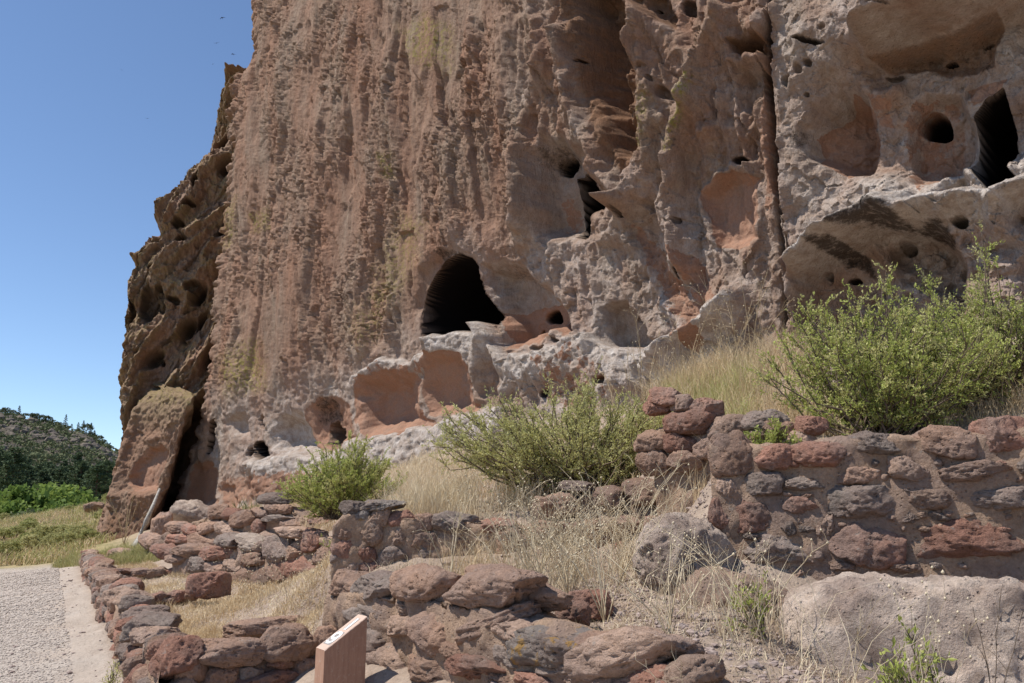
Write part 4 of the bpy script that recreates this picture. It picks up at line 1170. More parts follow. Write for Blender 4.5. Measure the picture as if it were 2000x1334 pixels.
# --- front wall of the nearest room
B = Wall('front_wall', (-2.62, 6.12), (-1.42, 6.85), 'knee-high wall of long brown stones closing the grassy room, just left of the numbered post')
B.core([(356, 1296), (400, 1282), (450, 1274), (520, 1264), (580, 1258), (640, 1250), (690, 1246)], thick=0.40, rough=0.035)
for r in [(448, 1274, 158, 50, 'brown', -.08), (573, 1256, 112, 58, 'brown', -.08), (640, 1250, 60, 50, 'brown', 0), (376, 1306, 62, 60, 'brown', 0), (428, 1318, 72, 42, 'brown', 0), (490, 1312, 46, 30, 'gray', 0), (530, 1330, 150, 44, 'red', -.06),
          (590, 1304, 54, 44, 'brown', .2), (630, 1308, 44, 60, 'brown', 0), (545, 1297, 50, 22, 'red', 0), (360, 1350, 60, 50, 'pink', 0)]:
    B.stone(*r[:5], tilt=r[5], out=0.03)

# --- long low wall beside the path: its top stones lie across the wall
PW = Wall('path_wall', A1 + np.array([0.15, 0.05]), A0 + np.array([0.03, -0.02]), 'long low wall of red and grey stones along the edge of the path, running back to the meadow')
def path_wall():
    s = PW
    n = 240
    us = np.linspace(0, s.L, n)
    zb = np.full(n, -0.10)
    zt = np.interp(us, [0, 2, 6, 12, s.L], [0.34, 0.40, 0.42, 0.45, 0.50])
    rows = [(0.02, k / 12) for k in range(13)] + [(-0.36 * k / 5, 1.0) for k in range(1, 6)] + [(-0.36, 1 - k / 5) for k in range(1, 6)]
    V = np.zeros((n, len(rows), 3))
    for j, (o_, f_) in enumerate(rows):
        q = s.p0[None] + s.d[None] * us[:, None] + s.n[None] * (o_ - 0.05)
        V[:, j, 0] = q[:, 0]; V[:, j, 1] = q[:, 1]; V[:, j, 2] = zb + (zt - zb) * f_
    fl = V.reshape(-1, 3)
    ds = 0.05 * fbm3(fl * 2.6, 4, 66)
    fl = fl + np.stack([s.n[0] * ds, s.n[1] * ds, ds * 0.6], 1)
    me = make_mesh('mortar', fl - s.base, grid_faces(n, len(rows)), MS['mortar'], True)
    add('mortar', me, s.root)
    rg = np.random.default_rng(21)
    mats = ['red', 'brown', 'gray', 'pink', 'brown', 'gray', 'red', 'brown']
    u = 0.05; k = 0
    while u < s.L - 0.05:
        w = rg.uniform(0.22, 0.62)
        uc = u + w / 2
        z = np.interp(uc, us, zt)
        P = s.W(uc, -0.18 + rg.uniform(-0.07, 0.07), z + rg.uniform(-0.04, 0.06)) - s.base
        put_stone(s.root, P, (w / 2 * 1.05, rg.uniform(0.17, 0.28), rg.uniform(0.08, 0.17)), s.yaw + rg.uniform(-0.35, 0.35), mats[k % 8 if rg.random() < 0.6 else rg.integers(8)], rg.uniform(-0.15, 0.15), rg.uniform(-0.1, 0.2))
        u += w * 1.03; k += 1
    for zc, hh in ((0.29, 0.10), (0.10, 0.11)):
        u = rg.uniform(0, 0.2)
        while u < s.L - 0.05:
            w = rg.uniform(0.20, 0.44)
            dp = rg.uniform(0.10, 0.15)
            P = s.W(u + w / 2, -0.0 - dp * 0.3 + rg.uniform(-0.02, 0.02), zc + rg.uniform(-0.03, 0.03)) - s.base
            put_stone(s.root, P, (w / 2, dp, hh * rg.uniform(0.85, 1.15)), s.yaw + rg.uniform(-0.2, 0.2), mats[rg.integers(8)], rg.uniform(-0.25, 0.25), rg.uniform(-0.15, 0.15), small=w < 0.25)
            u += w * rg.uniform(1.0, 1.15)
path_wall()

# --- stepped rubble walls between the rooms, left of centre
F1 = Wall('stepped_wall', (-6.3, 15.2), (-2.55, 11.6), 'stepped lower rubble wall of red and brown stones dividing the grassy rooms')
F1.core([(340, 1080), (400, 1075), (440, 1072), (500, 1064), (560, 1060), (610, 1054), (650, 1050), (668, 1052)], thick=0.5, rough=0.06)
for r in [(318, 1078, 42, 30, 'red', 0), (373, 1078, 62, 28, 'brown', 0), (428, 1080, 62, 28, 'red', -.06), (386, 1102, 44, 30, 'gray', 0), (483, 1092, 66, 32, 'brown', 0), (490, 1060, 54, 30, 'pale', -.1), (539, 1074, 48, 50, 'gray', 0), (607, 1058, 52, 42, 'red', -.1),
          (565, 1040, 60, 22, 'pink', 0), (586, 1110, 96, 50, 'red', 0), (490, 1126, 82, 52, 'brown', 0), (441, 1054, 44, 24, 'gray', 0), (640, 1082, 46, 44, 'brown', 0), (640, 1122, 40, 40, 'red', 0), (540, 1120, 44, 46, 'brown', 0), (420, 1108, 46, 24, 'brown', 0),
          (450, 1106, 40, 26, 'pink', 0), (575, 1080, 36, 30, 'brown', 0), (345, 1092, 36, 18, 'brown', 0), (512, 1068, 26, 22, 'pink', 0), (450, 1138, 42, 28, 'red', 0), (660, 1060, 26, 30, 'red', 0)]:
    F1.stone(*r[:5], tilt=r[5], out=0.03)
F2 = Wall('upper_rubble_wall', (-8.6, 19.6), (-3.3, 14.6), 'upper rubble wall of stacked brown stones stepping up towards the yucca under the cliff')
F2.core([(290, 1052), (340, 1040), (380, 1020), (420, 1006), (460, 1004), (520, 992), (556, 990), (590, 1010), (640, 1030)], thick=0.6, rough=0.08)
for r in [(295, 1058, 46, 32, 'brown', 0), (350, 1050, 52, 20, 'red', 0), (396, 1054, 50, 34, 'brown', 0), (477, 1014, 46, 32, 'brown', 0), (506, 1027, 28, 30, 'red', 0), (535, 974, 56, 24, 'dark', 0), (542, 994, 46, 22, 'brown', 0), (545, 1014, 52, 18, 'gray', 0),
          (425, 1000, 44, 26, 'brown', 0), (449, 1004, 24, 22, 'red', 0), (368, 1034, 44, 20, 'red', -.1), (408, 1030, 42, 26, 'brown', .2), (440, 1032, 36, 26, 'pink', 0), (345, 1030, 36, 20, 'brown', 0), (520, 1048, 40, 24, 'pink', 0), (570, 1024, 40, 24, 'brown', 0), (600, 1034, 46, 24, 'pink', 0),
          (462, 1044, 36, 20, 'brown', 0), (335, 1066, 40, 18, 'brown', 0), (510, 1002, 34, 20, 'brown', 0), (620, 1016, 40, 20, 'red', 0), (560, 1042, 36, 18, 'red', 0)]:
    F2.stone(*r[:5], tilt=r[5], out=0.05)
F3 = Wall('far_room_wall', (-11.6, 22.6), (-7.2, 18.8), 'far low line of flat dark and red stones at the foot of the leaning slab')
F3.core([(170, 1100), (200, 1096), (260, 1098), (300, 1098), (330, 1096)], thick=0.4, rough=0.05)
for r in [(223, 1082, 34, 14, 'red', 0), (256, 1096, 46, 18, 'dark', 0), (292, 1092, 62, 14, 'gray', 0), (330, 1096, 40, 16, 'dark', 0), (190, 1092, 40, 14, 'brown', 0), (165, 1096, 34, 14, 'red', 0), (238, 1078, 40, 14, 'brown', 0), (208, 1100, 30, 14, 'brown', 0), (275, 1108, 40, 12, 'red', 0)]:
    F3.stone(*r[:5], tilt=r[5], out=0.03)
# low partition rows inside the rooms
Q1 = Wall('partition_wall', (-4.75, 10.9), (-3.35, 11.35), 'ankle-high partition row of red rubble crossing the dry grass between two rooms')
Q1.core([(300, 1164), (350, 1160), (375, 1160)], thick=0.28, rough=0.04)
for r in [(312, 1166, 34, 20, 'red', 0), (344, 1164, 36, 22, 'red', 0), (372, 1162, 30, 22, 'brown', 0), (330, 1174, 30, 14, 'brown', 0)]:
    Q1.stone(*r[:5], tilt=r[5], out=0.02)
Q2 = Wall('low_dividing_wall', (-8.6, 15.6), (-5.4, 15.2), 'low crumbling row of pinkish stones in the grass of the farther room')
Q2.core([(226, 1122), (300, 1118), (370, 1118)], thick=0.3, rough=0.05)
for r in [(238, 1118, 34, 14, 'red', 0), (272, 1118, 36, 14, 'brown', 0), (306, 1116, 36, 16, 'pink', 0), (340, 1116, 34, 14, 'red', 0), (366, 1114, 30, 14, 'gray', 0)]:
    Q2.stone(*r[:5], tilt=r[5], out=0.02)

# loose blocks
def loose(name, px, py, D, size, yaw, mat, label, tilt=0, pitch=0, cat='rock', seed=300):
    P = at(px, py, D)
    W, Fc = stone_shape(seed, 5, 4.6, 0.08, 0.05)
    me = make_mesh(name, W * np.array(size), Fc, MS[mat], True)
    o = add(name, me, loc=P, label=label, cat=cat)
    o.rotation_euler = (pitch, tilt, yaw)
    return o
loose('stone_block', 408, 1146, 10.9, (0.29, 0.24, 0.20), 0.35, 'red', 'squared red block with a flat top at the end of the partition row', seed=301)
loose('flat_slab', 520, 1226, 8.3, (0.42, 0.15, 0.10), 0.28, 'brown', 'long brown slab lying in the dry grass behind the front wall', seed=302, tilt=-0.08)
loose('red_rock', 1150, 1180, 5.75, (0.16, 0.13, 0.11), 0.3, 'red', 'upper of two small orange-red rocks in the dead grass beyond the ledge stone', seed=303)
loose('red_rock', 1120, 1200, 5.45, (0.13, 0.12, 0.09), -0.3, 'red', 'lower rounded orange-red rock touching its twin in the dead grass', seed=304)
loose('pale_rock', 373, 1002, 25.0, (0.62, 0.5, 0.42), 0.2, 'pale', 'pale block of fallen tuff at the cliff foot beside the cleft', seed=305)
loose('brown_rock', 318, 1030, 23.0, (0.30, 0.3, 0.45), 0.2, 'brown', 'upright brown rock at the mouth of the dark cleft', seed=306)
loose('path_rock', 100, 1122, 23.8, (0.35, 0.3, 0.16), 0.2, 'pink', 'low pinkish rock beside the far end of the gravel path', seed=307)
loose('dark_rock', 182, 992, 46, (0.55, 0.5, 0.35), 0.2, 'brown', 'dark rock sticking out of the green meadow slope', seed=308)
loose('dark_rock', 78, 1046, 40, (0.4, 0.4, 0.3), 0.2, 'dark', 'small dark rock low on the meadow slope among yellow grass', seed=309)
loose('shaded_rock', 1830, 810, 7.9, (0.34, 0.3, 0.26), 0.2, 'brown', 'reddish rock in the shade under the right end of the large shrub', seed=310)
loose('shaded_rock', 1925, 815, 7.6, (0.40, 0.3, 0.2), -0.2, 'dark', 'dark rock in the shade behind the topmost red wall stone', seed=311)
boulder('pitted_boulder', at(1347, 1095, 6.0) + np.array([0, 0.22, -0.02]), (0.39, 0.36, 0.36), (0.1, 0.35, 0.2), 'pale', 'round pinkish boulder full of small pits at the left foot of the big wall', 401, box=2.1, rough=0.06)
boulder('big_boulder', (2.78, 5.12, 0.34), (1.22, 0.62, 0.92), (0.0, 0.02, -0.30), 'pale', 'huge pale pinkish boulder with pits at the foot of the retaining wall', 402, box=4.6, rough=0.08, pits=0.05)
boulder('sloping_boulder', at(1465, 1195, 5.6) + np.array([0, 0.30, -0.12]), (0.52, 0.45, 0.36), (0.0, 0.4, 0.3), 'pink', 'half buried dusty boulder in the gap between the two pale boulders', 403)
# ------------------------------------------------------------------ numbered post
def box_mesh(name, V8, mat):
    Fc = np.array([[0, 3, 2, 1], [4, 5, 6, 7], [0, 1, 5, 4], [1, 2, 6, 5], [2, 3, 7, 6], [3, 0, 4, 7]])
    return make_mesh(name, V8, Fc, mat, False)
def tube(points, radii, sides=5):
    """open tube along a polyline; returns V, F"""
    P = np.asarray(points, float); n = len(P)
    T = np.gradient(P, axis=0); T /= np.linalg.norm(T, axis=1)[:, None] + 1e-9
    up = np.where(np.abs(T[:, 2:3]) > 0.9, np.array([[1.0, 0, 0]]), np.array([[0, 0, 1.0]]))
    A = np.cross(T, up); A /= np.linalg.norm(A, axis=1)[:, None] + 1e-9
    Bv = np.cross(T, A)
    an = np.linspace(0, 2 * math.pi, sides, endpoint=False)
    r = np.asarray(radii, float)[:, None, None]
    V = P[:, None, :] + r * (np.cos(an)[None, :, None] * A[:, None, :] + np.sin(an)[None, :, None] * Bv[:, None, :])
    F_ = []
    i = np.arange(n - 1)[:, None] * sides; k = np.arange(sides)[None]; k2 = (k + 1) % sides
    q = np.stack([(i + k).ravel(), (i + k2).ravel(), (i + sides + k2).ravel(), (i + sides + k).ravel()], 1)
    return V.reshape(-1, 3), q

def marker_post():
    base = at(662, 1334, 5.7); D = 5.7
    a = math.radians(36)
    long_d = np.array([math.cos(a), math.sin(a)]); short_d = np.array([math.sin(a), -math.cos(a)])   # short_d points to the viewer-right
    Lh, Wh = 0.150, 0.072
    cx, cy = base[0] + 0.005, D
    z0 = gz(cx, cy) - 0.05
    root = add('marker_post', None, loc=(cx, cy, z0), label='short brown trail marker post with a sloping top carrying the white number 19', cat='marker post')
    zf = at(636, 1268, 5.6)[2] - z0; zr = at(692, 1202, 5.78)[2] - z0
    m, nt, b = new_mat('brown_paint')
    t = NT(nt); P = t.pos()
    n = t.noise(t.scale(P, (1, 1, 0.15)), 60, 4, 0.7)
    col = t.mix(t.ramp(n, [(0.4, 0.0), (0.65, 1.0)]), (0.40, 0.235, 0.16), (0.33, 0.19, 0.13))
    w = t.noise(P, 35, 5, 0.75)
    col = t.mix(t.ramp(w, [(0.55, 0.0), (0.70, 0.7)]), col, (0.47, 0.36, 0.28))
    nt.links.new(col, b.inputs['Base Color']); b.inputs['Roughness'].default_value = 0.8
    nt.links.new(t.bump(n, 0.002), b.inputs['Normal'])
    m2 = flat_mat('tan_top_paint', (0.58, 0.42, 0.33), 0.85, 0.12, 60)  # lighter tan than the body, for the top face
    def Pt(l, s_, z): return np.array([long_d[0] * l + short_d[0] * s_, long_d[1] * l + short_d[1] * s_, z])
    # body with a slightly uneven, chipped rim: many sections along the length
    n_ = 26
    ls = np.linspace(-Lh, Lh, n_)
    rg = np.random.default_rng(3)
    V = []
    rb = 0.007
    for l in ls:
        zt = zf + (zr - zf) * (l + Lh) / (2 * Lh)
        j = rg.uniform(-0.0022, 0.0022)
        for s_, z in ((-Wh, 0), (Wh, 0), (Wh, zt - 0.006), (Wh - 0.004 + j, zt), (-Wh + 0.004, zt), (-Wh, zt - 0.006)):
            V.append(Pt(l, s_, z))
    V = np.array(V); k = 6; Fq = []
    for i in range(n_ - 1):
        for j in range(k):
            Fq.append([i * k + j, i * k + (j + 1) % k, (i + 1) * k + (j + 1) % k, (i + 1) * k + j])
    me = make_mesh('post_body', V, [np.array(Fq)[:, ::-1]], m, False)
    bm_ends = np.array([[0, 1, 2, 3, 4, 5]]); e2 = bm_ends[:, ::-1] + (n_ - 1) * k
    me = make_mesh('post_body', V, [np.array(Fq)[:, ::-1], bm_ends, e2], m, False)
    me.materials.append(m2)
    top_idx = [i * k + 3 for i in range(n_ - 1)]
    for p in me.polygons:
        if p.normal.z > 0.3 or p.normal.z < -0.3 and False: p.material_index = 1
    me.update()
    add('post_body', me, root)
    # numerals routed into the top: recessed grey surround and white figures, built flat on the sloping face
    white = flat_mat('white_paint', (0.80, 0.79, 0.77), 0.6, 0.05, 80)
    grey = flat_mat('worn_grey_paint', (0.36, 0.32, 0.29), 0.8, 0.35, 150)
    slope = math.atan2(zr - zf, 2 * Lh)
    ex = np.array([short_d[0], short_d[1], 0.0])                          # reader's right
    ey = np.array([long_d[0] * math.cos(slope), long_d[1] * math.cos(slope), math.sin(slope)])  # reader's up
    ez = np.cross(ex, ey)
    c0 = Pt(0, 0, (zf + zr) / 2)
    LT = Lh / math.cos(slope)
    def strip(name, pts, width, lift, mat):
        pts = np.array(pts, float)
        T = np.gradient(pts, axis=0); T /= np.linalg.norm(T, axis=1)[:, None]
        N = np.stack([-T[:, 1], T[:, 0]], 1)
        w_ = np.array(width) if hasattr(width, '__len__') else np.full(len(pts), width)
        Lp = pts + N * w_[:, None] / 2; Rp = pts - N * w_[:, None] / 2
        n1 = len(pts)
        V = []
        for q in (Lp, Rp):
            for x_, y_ in q: V.append(c0 + ex * x_ + ey * y_ + ez * lift)
        for q in (Lp, Rp):
            for x_, y_ in q: V.append(c0 + ex * x_ + ey * y_ + ez * (lift - 0.003))
        V = np.array(V); Fq = []
        for i in range(n1 - 1):
            Fq.append([i, i + n1, i + n1 + 1, i + 1])
            Fq.append([i + 2 * n1, i, i + 1, i + 1 + 2 * n1]); Fq.append([i + n1, i + 3 * n1, i + 1 + 3 * n1, i + n1 + 1])
        me_ = make_mesh(name, V, np.array(Fq), mat, False)
        return add(name, me_, root)
    # figure 1 above, figure 9 below
    s = LT
    strip('numeral_surround', [(0.002, 0.14 * s), (0.002, 0.5 * s), (0.002, 0.80 * s)], 0.050, 0.0012, grey)
    strip('numeral', [(0.004, 0.10 * s), (0.004, 0.78 * s)], 0.024, 0.0026, white)
    an = np.linspace(0, 2 * math.pi, 25)
    rx, ry = 0.040, 0.27 * s
    cy9 = -0.33 * s
    strip('numeral_surround', [(0.0, cy9 + 0.33 * s), (0.0, cy9 - 0.40 * s)], 0.108, 0.0012, grey)
    loop = [(0.0 + rx * math.cos(t_), cy9 + 0.10 * s + ry * 0.62 * math.sin(t_)) for t_ in an]
    strip('numeral', loop, 0.023, 0.0026, white)
    tail = [(rx, cy9 + 0.12 * s), (rx, cy9 - 0.05 * s), (rx * 0.85, cy9 - 0.2 * s), (rx * 0.3, cy9 - 0.30 * s), (-rx * 0.45, cy9 - 0.31 * s), (-rx * 0.95, cy9 - 0.22 * s)]
    strip('numeral', tail, 0.020, 0.0030, white)
marker_post()

# ------------------------------------------------------------------ birds
MAT_BIRD = flat_mat('dark_feathers', (0.035, 0.03, 0.035), 0.7, 0.3, 20)
def bird(px, py, D, span, roll, heading, label):
    P = at(px, py, D)
    root = add('bird', None, loc=P, label=label, cat='bird', group='swifts wheeling beside the cliff')
    s = span / 2
    prof = [(0, 0.30), (0.10, 0.26), (0.35, 0.20), (0.65, 0.13), (0.9, 0.06), (1.0, 0.01)]
    # body spindle
    body = [(-0.32, 0.015), (-0.2, 0.05), (0.0, 0.085), (0.2, 0.07), (0.33, 0.045), (0.40, 0.012)]
    V, Fq = tube([(0, y * s, 0) for y, r in body], [r * s for y, r in body], 8)
    Vt = [(-.03 * s, -.28 * s, 0), (.03 * s, -.28 * s, 0), (.09 * s, -.55 * s, 0.01 * s), (0, -.45 * s, 0), (-.09 * s, -.55 * s, 0.01 * s)]
    n0 = len(V)
    V = np.concatenate([V, Vt])
    me = make_mesh('body', V, [Fq, np.array([[n0, n0 + 1, n0 + 3], [n0 + 1, n0 + 2, n0 + 3], [n0, n0 + 3, n0 + 4]])], MAT_BIRD, True)
    add('body', me, root)
    for sg in (-1, 1):
        W = []
        for k, (x, c) in enumerate(prof):
            y0 = 0.12 - 0.42 * x ** 1.7
            for (yy, zz) in ((y0 + c * 0.5, 0), (y0, 0.022), (y0 - c * 0.5, 0), (y0, -0.006)):
                W.append((sg * x * s, yy * s, (zz * (1 - x) + 0.16 * x - 0.12 * x * x) * s))
        W = np.array(W); Fw = []
        for k in range(len(prof) - 1):
            for j in range(4):
                Fw.append([k * 4 + j, k * 4 + (j + 1) % 4, (k + 1) * 4 + (j + 1) % 4, (k + 1) * 4 + j])
        add('wing', make_mesh('wing', W, np.array(Fw), MAT_BIRD, True), root)
    root.rotation_euler = (0.25, roll, heading)
bird(434, 35, 38, 0.36, 0.12, 2.9, 'highest small dark bird in the blue sky, wings level beside the cliff top')
bird(423, 84, 40, 0.36, -0.35, 0.3, 'small dark bird tilting down to the right between the highest bird and the spires')
bird(455, 106, 38, 0.36, -0.25, 2.7, 'small dark bird gliding just above the two rock spires, nearest the cliff')
bird(416, 125, 42, 0.32, -0.75, 0.7, 'small dark bird banking steeply beside the left rock spire')
bird(288, 231, 44, 0.32, -0.10, 0.2, 'lone small dark bird lower in the open sky, halfway to the buttress')
bird(237, 136, 60, 0.30, 0.5, 0.8, 'tiniest bird, far off in the sky and farthest from the cliff')

# ------------------------------------------------------------------ vegetation
def leaf_mat(name, c, c2, tr=0.35, sc=30):
    return flat_mat(name, c, 0.55, 0, sc, tr, c2, 0.25)
MG1 = leaf_mat('shrub_leaves', (0.50, 0.50, 0.18), (0.62, 0.58, 0.26), 0.4)
MG2 = leaf_mat('greasewood_leaves', (0.36, 0.42, 0.10), (0.50, 0.52, 0.16), 0.4)
MG3 = leaf_mat('yellowgreen_leaves', (0.48, 0.48, 0.19), (0.56, 0.52, 0.26), 0.4)
MTWIG = flat_mat('twig_bark', (0.20, 0.15, 0.11), 0.9, 0.4, 20)
MSTRAW = flat_mat('straw', (0.70, 0.56, 0.36), 0.7, 0, 9, 0.25, (0.55, 0.41, 0.24))
MSTRAW2 = flat_mat('pale_straw', (0.78, 0.68, 0.49), 0.7, 0, 9, 0.25, (0.60, 0.48, 0.31))
MSTRAW3 = flat_mat('grey_straw', (0.52, 0.41, 0.30), 0.8, 0, 9, 0.2, (0.36, 0.26, 0.18))
MGRASS = flat_mat('green_grass', (0.32, 0.33, 0.12), 0.6, 0, 5, 0.3, (0.50, 0.43, 0.21))
MSEED = flat_mat('seed_heads', (0.62, 0.52, 0.36), 0.8, 0.3, 20)

def unit(v): return v / (np.linalg.norm(v, axis=-1, keepdims=True) + 1e-9)

def leaves_mesh(P, Dr, L, Wd, rg):
    """rhombic leaves at P pointing along Dr"""
    n = len(P)
    side = unit(np.cross(Dr, rg.normal(size=(n, 3))))
    L = L[:, None]; Wd = Wd[:, None]
    nrm = np.cross(Dr, side)
    V = np.stack([P, P + Dr * L * 0.5 + side * Wd + nrm * Wd * 0.25, P + Dr * L, P + Dr * L * 0.5 - side * Wd + nrm * Wd * 0.25], 1).reshape(-1, 3)
    Fq = np.arange(n * 4).reshape(n, 4)
    return V, Fq

def thin_prisms(P0, P1, r0, r1):
    n = len(P0)
    T = unit(P1 - P0); A = unit(np.cross(T, np.array([0.3, 0.2, 1.0]))); Bv = np.cross(T, A)
    V = np.zeros((n, 6, 3))
    for k in range(3):
        an = 2 * math.pi * k / 3
        d = math.cos(an) * A + math.sin(an) * Bv
        V[:, k] = P0 + d * np.asarray(r0).reshape(-1, 1); V[:, 3 + k] = P1 + d * np.asarray(r1).reshape(-1, 1)
    b_ = np.arange(n)[:, None] * 6
    Fq = np.concatenate([np.concatenate([b_ + k, b_ + (k + 1) % 3, b_ + 3 + (k + 1) % 3, b_ + 3 + k], 1) for k in range(3)])
    return V.reshape(-1, 3), Fq

def merge(parts):
    Vs = []; Fs = {}; off = 0
    for V, Fq in parts:
        Vs.append(V); Fs.setdefault(Fq.shape[1], []).append(Fq + off); off += len(V)
    return np.concatenate(Vs), [np.concatenate(v) for v in Fs.values()]

def shrub(name, base, ext, h, nb, leaf_n, mat, label, seed, lean=(0, 0), leaf_l=0.030, leaf_w=0.0068, ragged=0.32, cat='shrub', ntw=14, bare=0.16, mat2=None, droop=0.0):
    """a desert shrub: stems fan out from the base, twigs set with narrow leaves"""
    rg = np.random.default_rng(seed)
    base = np.array(base, float)
    root = add(name, None, loc=base, label=label, cat=cat)
    stems = []; tw0 = []; tw1 = []
    for b_ in range(nb):
        az = rg.uniform(0, 2 * math.pi); rr = math.sqrt(rg.uniform(0, 1))
        top = 1 - 0.45 * rr ** 2
        lump = 1 + ragged * noise3(np.array([[math.cos(az) * 1.7 + seed, math.sin(az) * 1.7, rr * 2]]), seed)[0] * 1.4
        E_ = np.array([ext[0] * rr * math.cos(az) + lean[0] * h, ext[1] * rr * math.sin(az) + lean[1] * h, h * top * lump * rg.uniform(0.72, 1.08)])
        Mid = E_ * 0.5 + np.array([E_[0] * 0.10, E_[1] * 0.10, -0.08 * h * rr]) + rg.normal(size=3) * 0.05 * h
        S_ = rg.normal(size=3) * np.array([0.13 * ext[0], 0.13 * ext[1], 0])
        tt = np.linspace(0, 1, 7)[:, None]
        Pc = (1 - tt) ** 2 * S_ + 2 * tt * (1 - tt) * Mid + tt ** 2 * E_
        Pc[1:-1] += rg.normal(size=(5, 3)) * 0.03 * h
        rad = np.linspace(0.010, 0.003, 7) * (0.6 + 0.5 * h)
        stems.append(tube(Pc, rad, 4))
        for j in range(ntw):
            t_ = rg.uniform(0.14, 1.0) ** 0.75
            k = min(5, int(t_ * 6)); f = t_ * 6 - k
            p = Pc[k] * (1 - f) + Pc[k + 1] * f
            dr = unit(Pc[k + 1] - Pc[k]) * 0.9 + np.array([E_[0] * 0.3, E_[1] * 0.3, 0]) / max(h, 0.1) + rg.normal(size=3) * 0.85 + np.array([0, 0, 0.45 - droop])
            dr = unit(dr)
            ln = rg.uniform(0.10, 0.26) * (0.55 + 0.45 * h)
            tw0.append(p); tw1.append(p + dr * ln)
    tw0 = np.array(tw0); tw1 = np.array(tw1)
    stems.append(thin_prisms(tw0, tw1, np.full(len(tw0), 0.0026), np.full(len(tw0), 0.001)))
    V, Fs = merge(stems)
    V[:, 2] = np.maximum(V[:, 2], -0.05)
    add('stems', make_mesh('stems', V, Fs, MTWIG, True), root)
    keep = rg.random(len(tw0)) > bare
    a, b2 = tw0[keep], tw1[keep]
    n = len(a) * leaf_n
    i = np.repeat(np.arange(len(a)), leaf_n)
    t_ = rg.random(n)[:, None]
    P = a[i] * (1 - t_) + b2[i] * t_ + rg.normal(size=(n, 3)) * 0.006
    Dr = unit(unit(b2[i] - a[i]) * 0.8 + rg.normal(size=(n, 3)) * 0.6 + np.array([0, 0, 0.3]))
    L = leaf_l * rg.uniform(0.6, 1.3, n); Wd = leaf_w * rg.uniform(0.7, 1.3, n)
    V, Fq = leaves_mesh(P, Dr, L, Wd, rg)
    V[:, 2] = np.maximum(V[:, 2], 0.0)
    me = make_mesh('foliage', V, Fq, mat, False)
    if mat2 is not None:
        me.materials.append(mat2)
        sel = (rg.random(len(a)) < 0.35)[i]
        me.polygons.foreach_set('material_index', sel.astype(np.int32))
    add('foliage', me, root)
    return root

print('shrubs')
shrub('shrub', (3.28, 7.1, gz(3.28, 7.1) - 0.02), (1.15, 0.75), 1.32, 120, 22, MG2, 'large bright green leafy shrub rising above the grey stone of the retaining wall', 11, lean=(0.10, 0.0), ntw=22, mat2=MG1)
shrub('shrub', (4.75, 7.5, gz(4.75, 7.5)), (1.35, 0.6), 1.25, 110, 22, MG2, 'yellowish green shrub with bare twigs beyond the large shrub, against the sunlit rock foot', 12, ntw=18, mat2=MG3, bare=0.25)
shrub('shrub', (0.78, 9.5, gz(0.78, 9.5)), (1.75, 0.9), 1.20, 190, 25, MG1, 'broad pale green shrub in the middle below the round cave, over the terrace wall', 13, lean=(-0.02, 0), ntw=20, mat2=MG3)
shrub('shrub', (2.0, 8.1, gz(1.9, 8.1) - 0.5), (0.55, 0.45), 0.85, 40, 20, MG3, 'small straggly pale shrub growing among the red rubble stones', 14, ntw=16, mat2=MG1, bare=0.2)
shrub('shrub', (-2.50, 12.0, 1.48), (0.90, 0.7), 0.98, 140, 30, MG2, 'rounded bright green shrub on the rubble wall below the small black cave', 15, ntw=16, mat2=MG1)
shrub('low_shrub', (2.25, 6.85, gz(2.25, 6.85)), (0.22, 0.2), 0.28, 18, 20, MG2, 'small green sprig hanging over the red top stones of the retaining wall', 16, ntw=9)

def blades(P, H, lean, width, rg, bend=0.35):
    n = len(P)
    az = rg.uniform(0, 2 * math.pi, n)
    d = np.stack([np.cos(az), np.sin(az), 0 * az], 1)
    ln = (lean * rg.uniform(0.2, 1.0, n))[:, None]
    H = H[:, None]
    M = P + d * ln * H * 0.35 + np.array([0, 0, 1.0]) * H * 0.55
    T = P + d * ln * H * (0.8 + bend) + np.array([0, 0, 1.0]) * H * (1 - 0.25 * ln)
    sa = rg.uniform(0, 2 * math.pi, n)
    sd_ = np.stack([np.cos(sa), np.sin(sa), 0 * sa], 1) * (width * rg.uniform(0.6, 1.3, n))[:, None] / 2
    V = np.stack([P - sd_, P + sd_, M - sd_ * 0.8, M + sd_ * 0.8, T], 1).reshape(-1, 3)
    o = np.arange(n)[:, None] * 5
    q = np.concatenate([o, o + 1, o + 3, o + 2], 1); t = np.concatenate([o + 2, o + 3, o + 4], 1)
    return V, q, t

def grass_patch(name, poly, n, h, lean, width, mat, seed, clump=0.0, zadd=0.0, avoid=None, dens=None, bend=0.35):
    rg = np.random.default_rng(seed)
    poly = np.array(poly, float)
    lo, hi = poly.min(0), poly.max(0)
    pts = np.zeros((0, 2))
    while len(pts) < n:
        q = rg.uniform(lo, hi, (n * 3, 2))
        if clump:
            nz = fbm2(q[:, 0] * clump, q[:, 1] * clump, 3, seed)
            q = q[(nz + rg.uniform(-0.5, 0.5, len(q))) > 0.0]
        q = q[poly_sd(poly, q[:, 0], q[:, 1]) > 0]
        pts = np.concatenate([pts, q])
    pts = pts[:n]
    z = ground_z(pts[:, 0], pts[:, 1]) - 0.01 + zadd
    H = rg.uniform(h[0], h[1], n) * (0.75 + 0.5 * np.clip(fbm2(pts[:, 0] * 1.5, pts[:, 1] * 1.5, 2, seed + 3) + 0.5, 0, 1))
    V, q, t = blades(np.column_stack([pts, z]), H, lean, width, rg, bend)
    me = make_mesh(name, V, [q, t], mat, False)
    return add(name, me, kind='stuff')

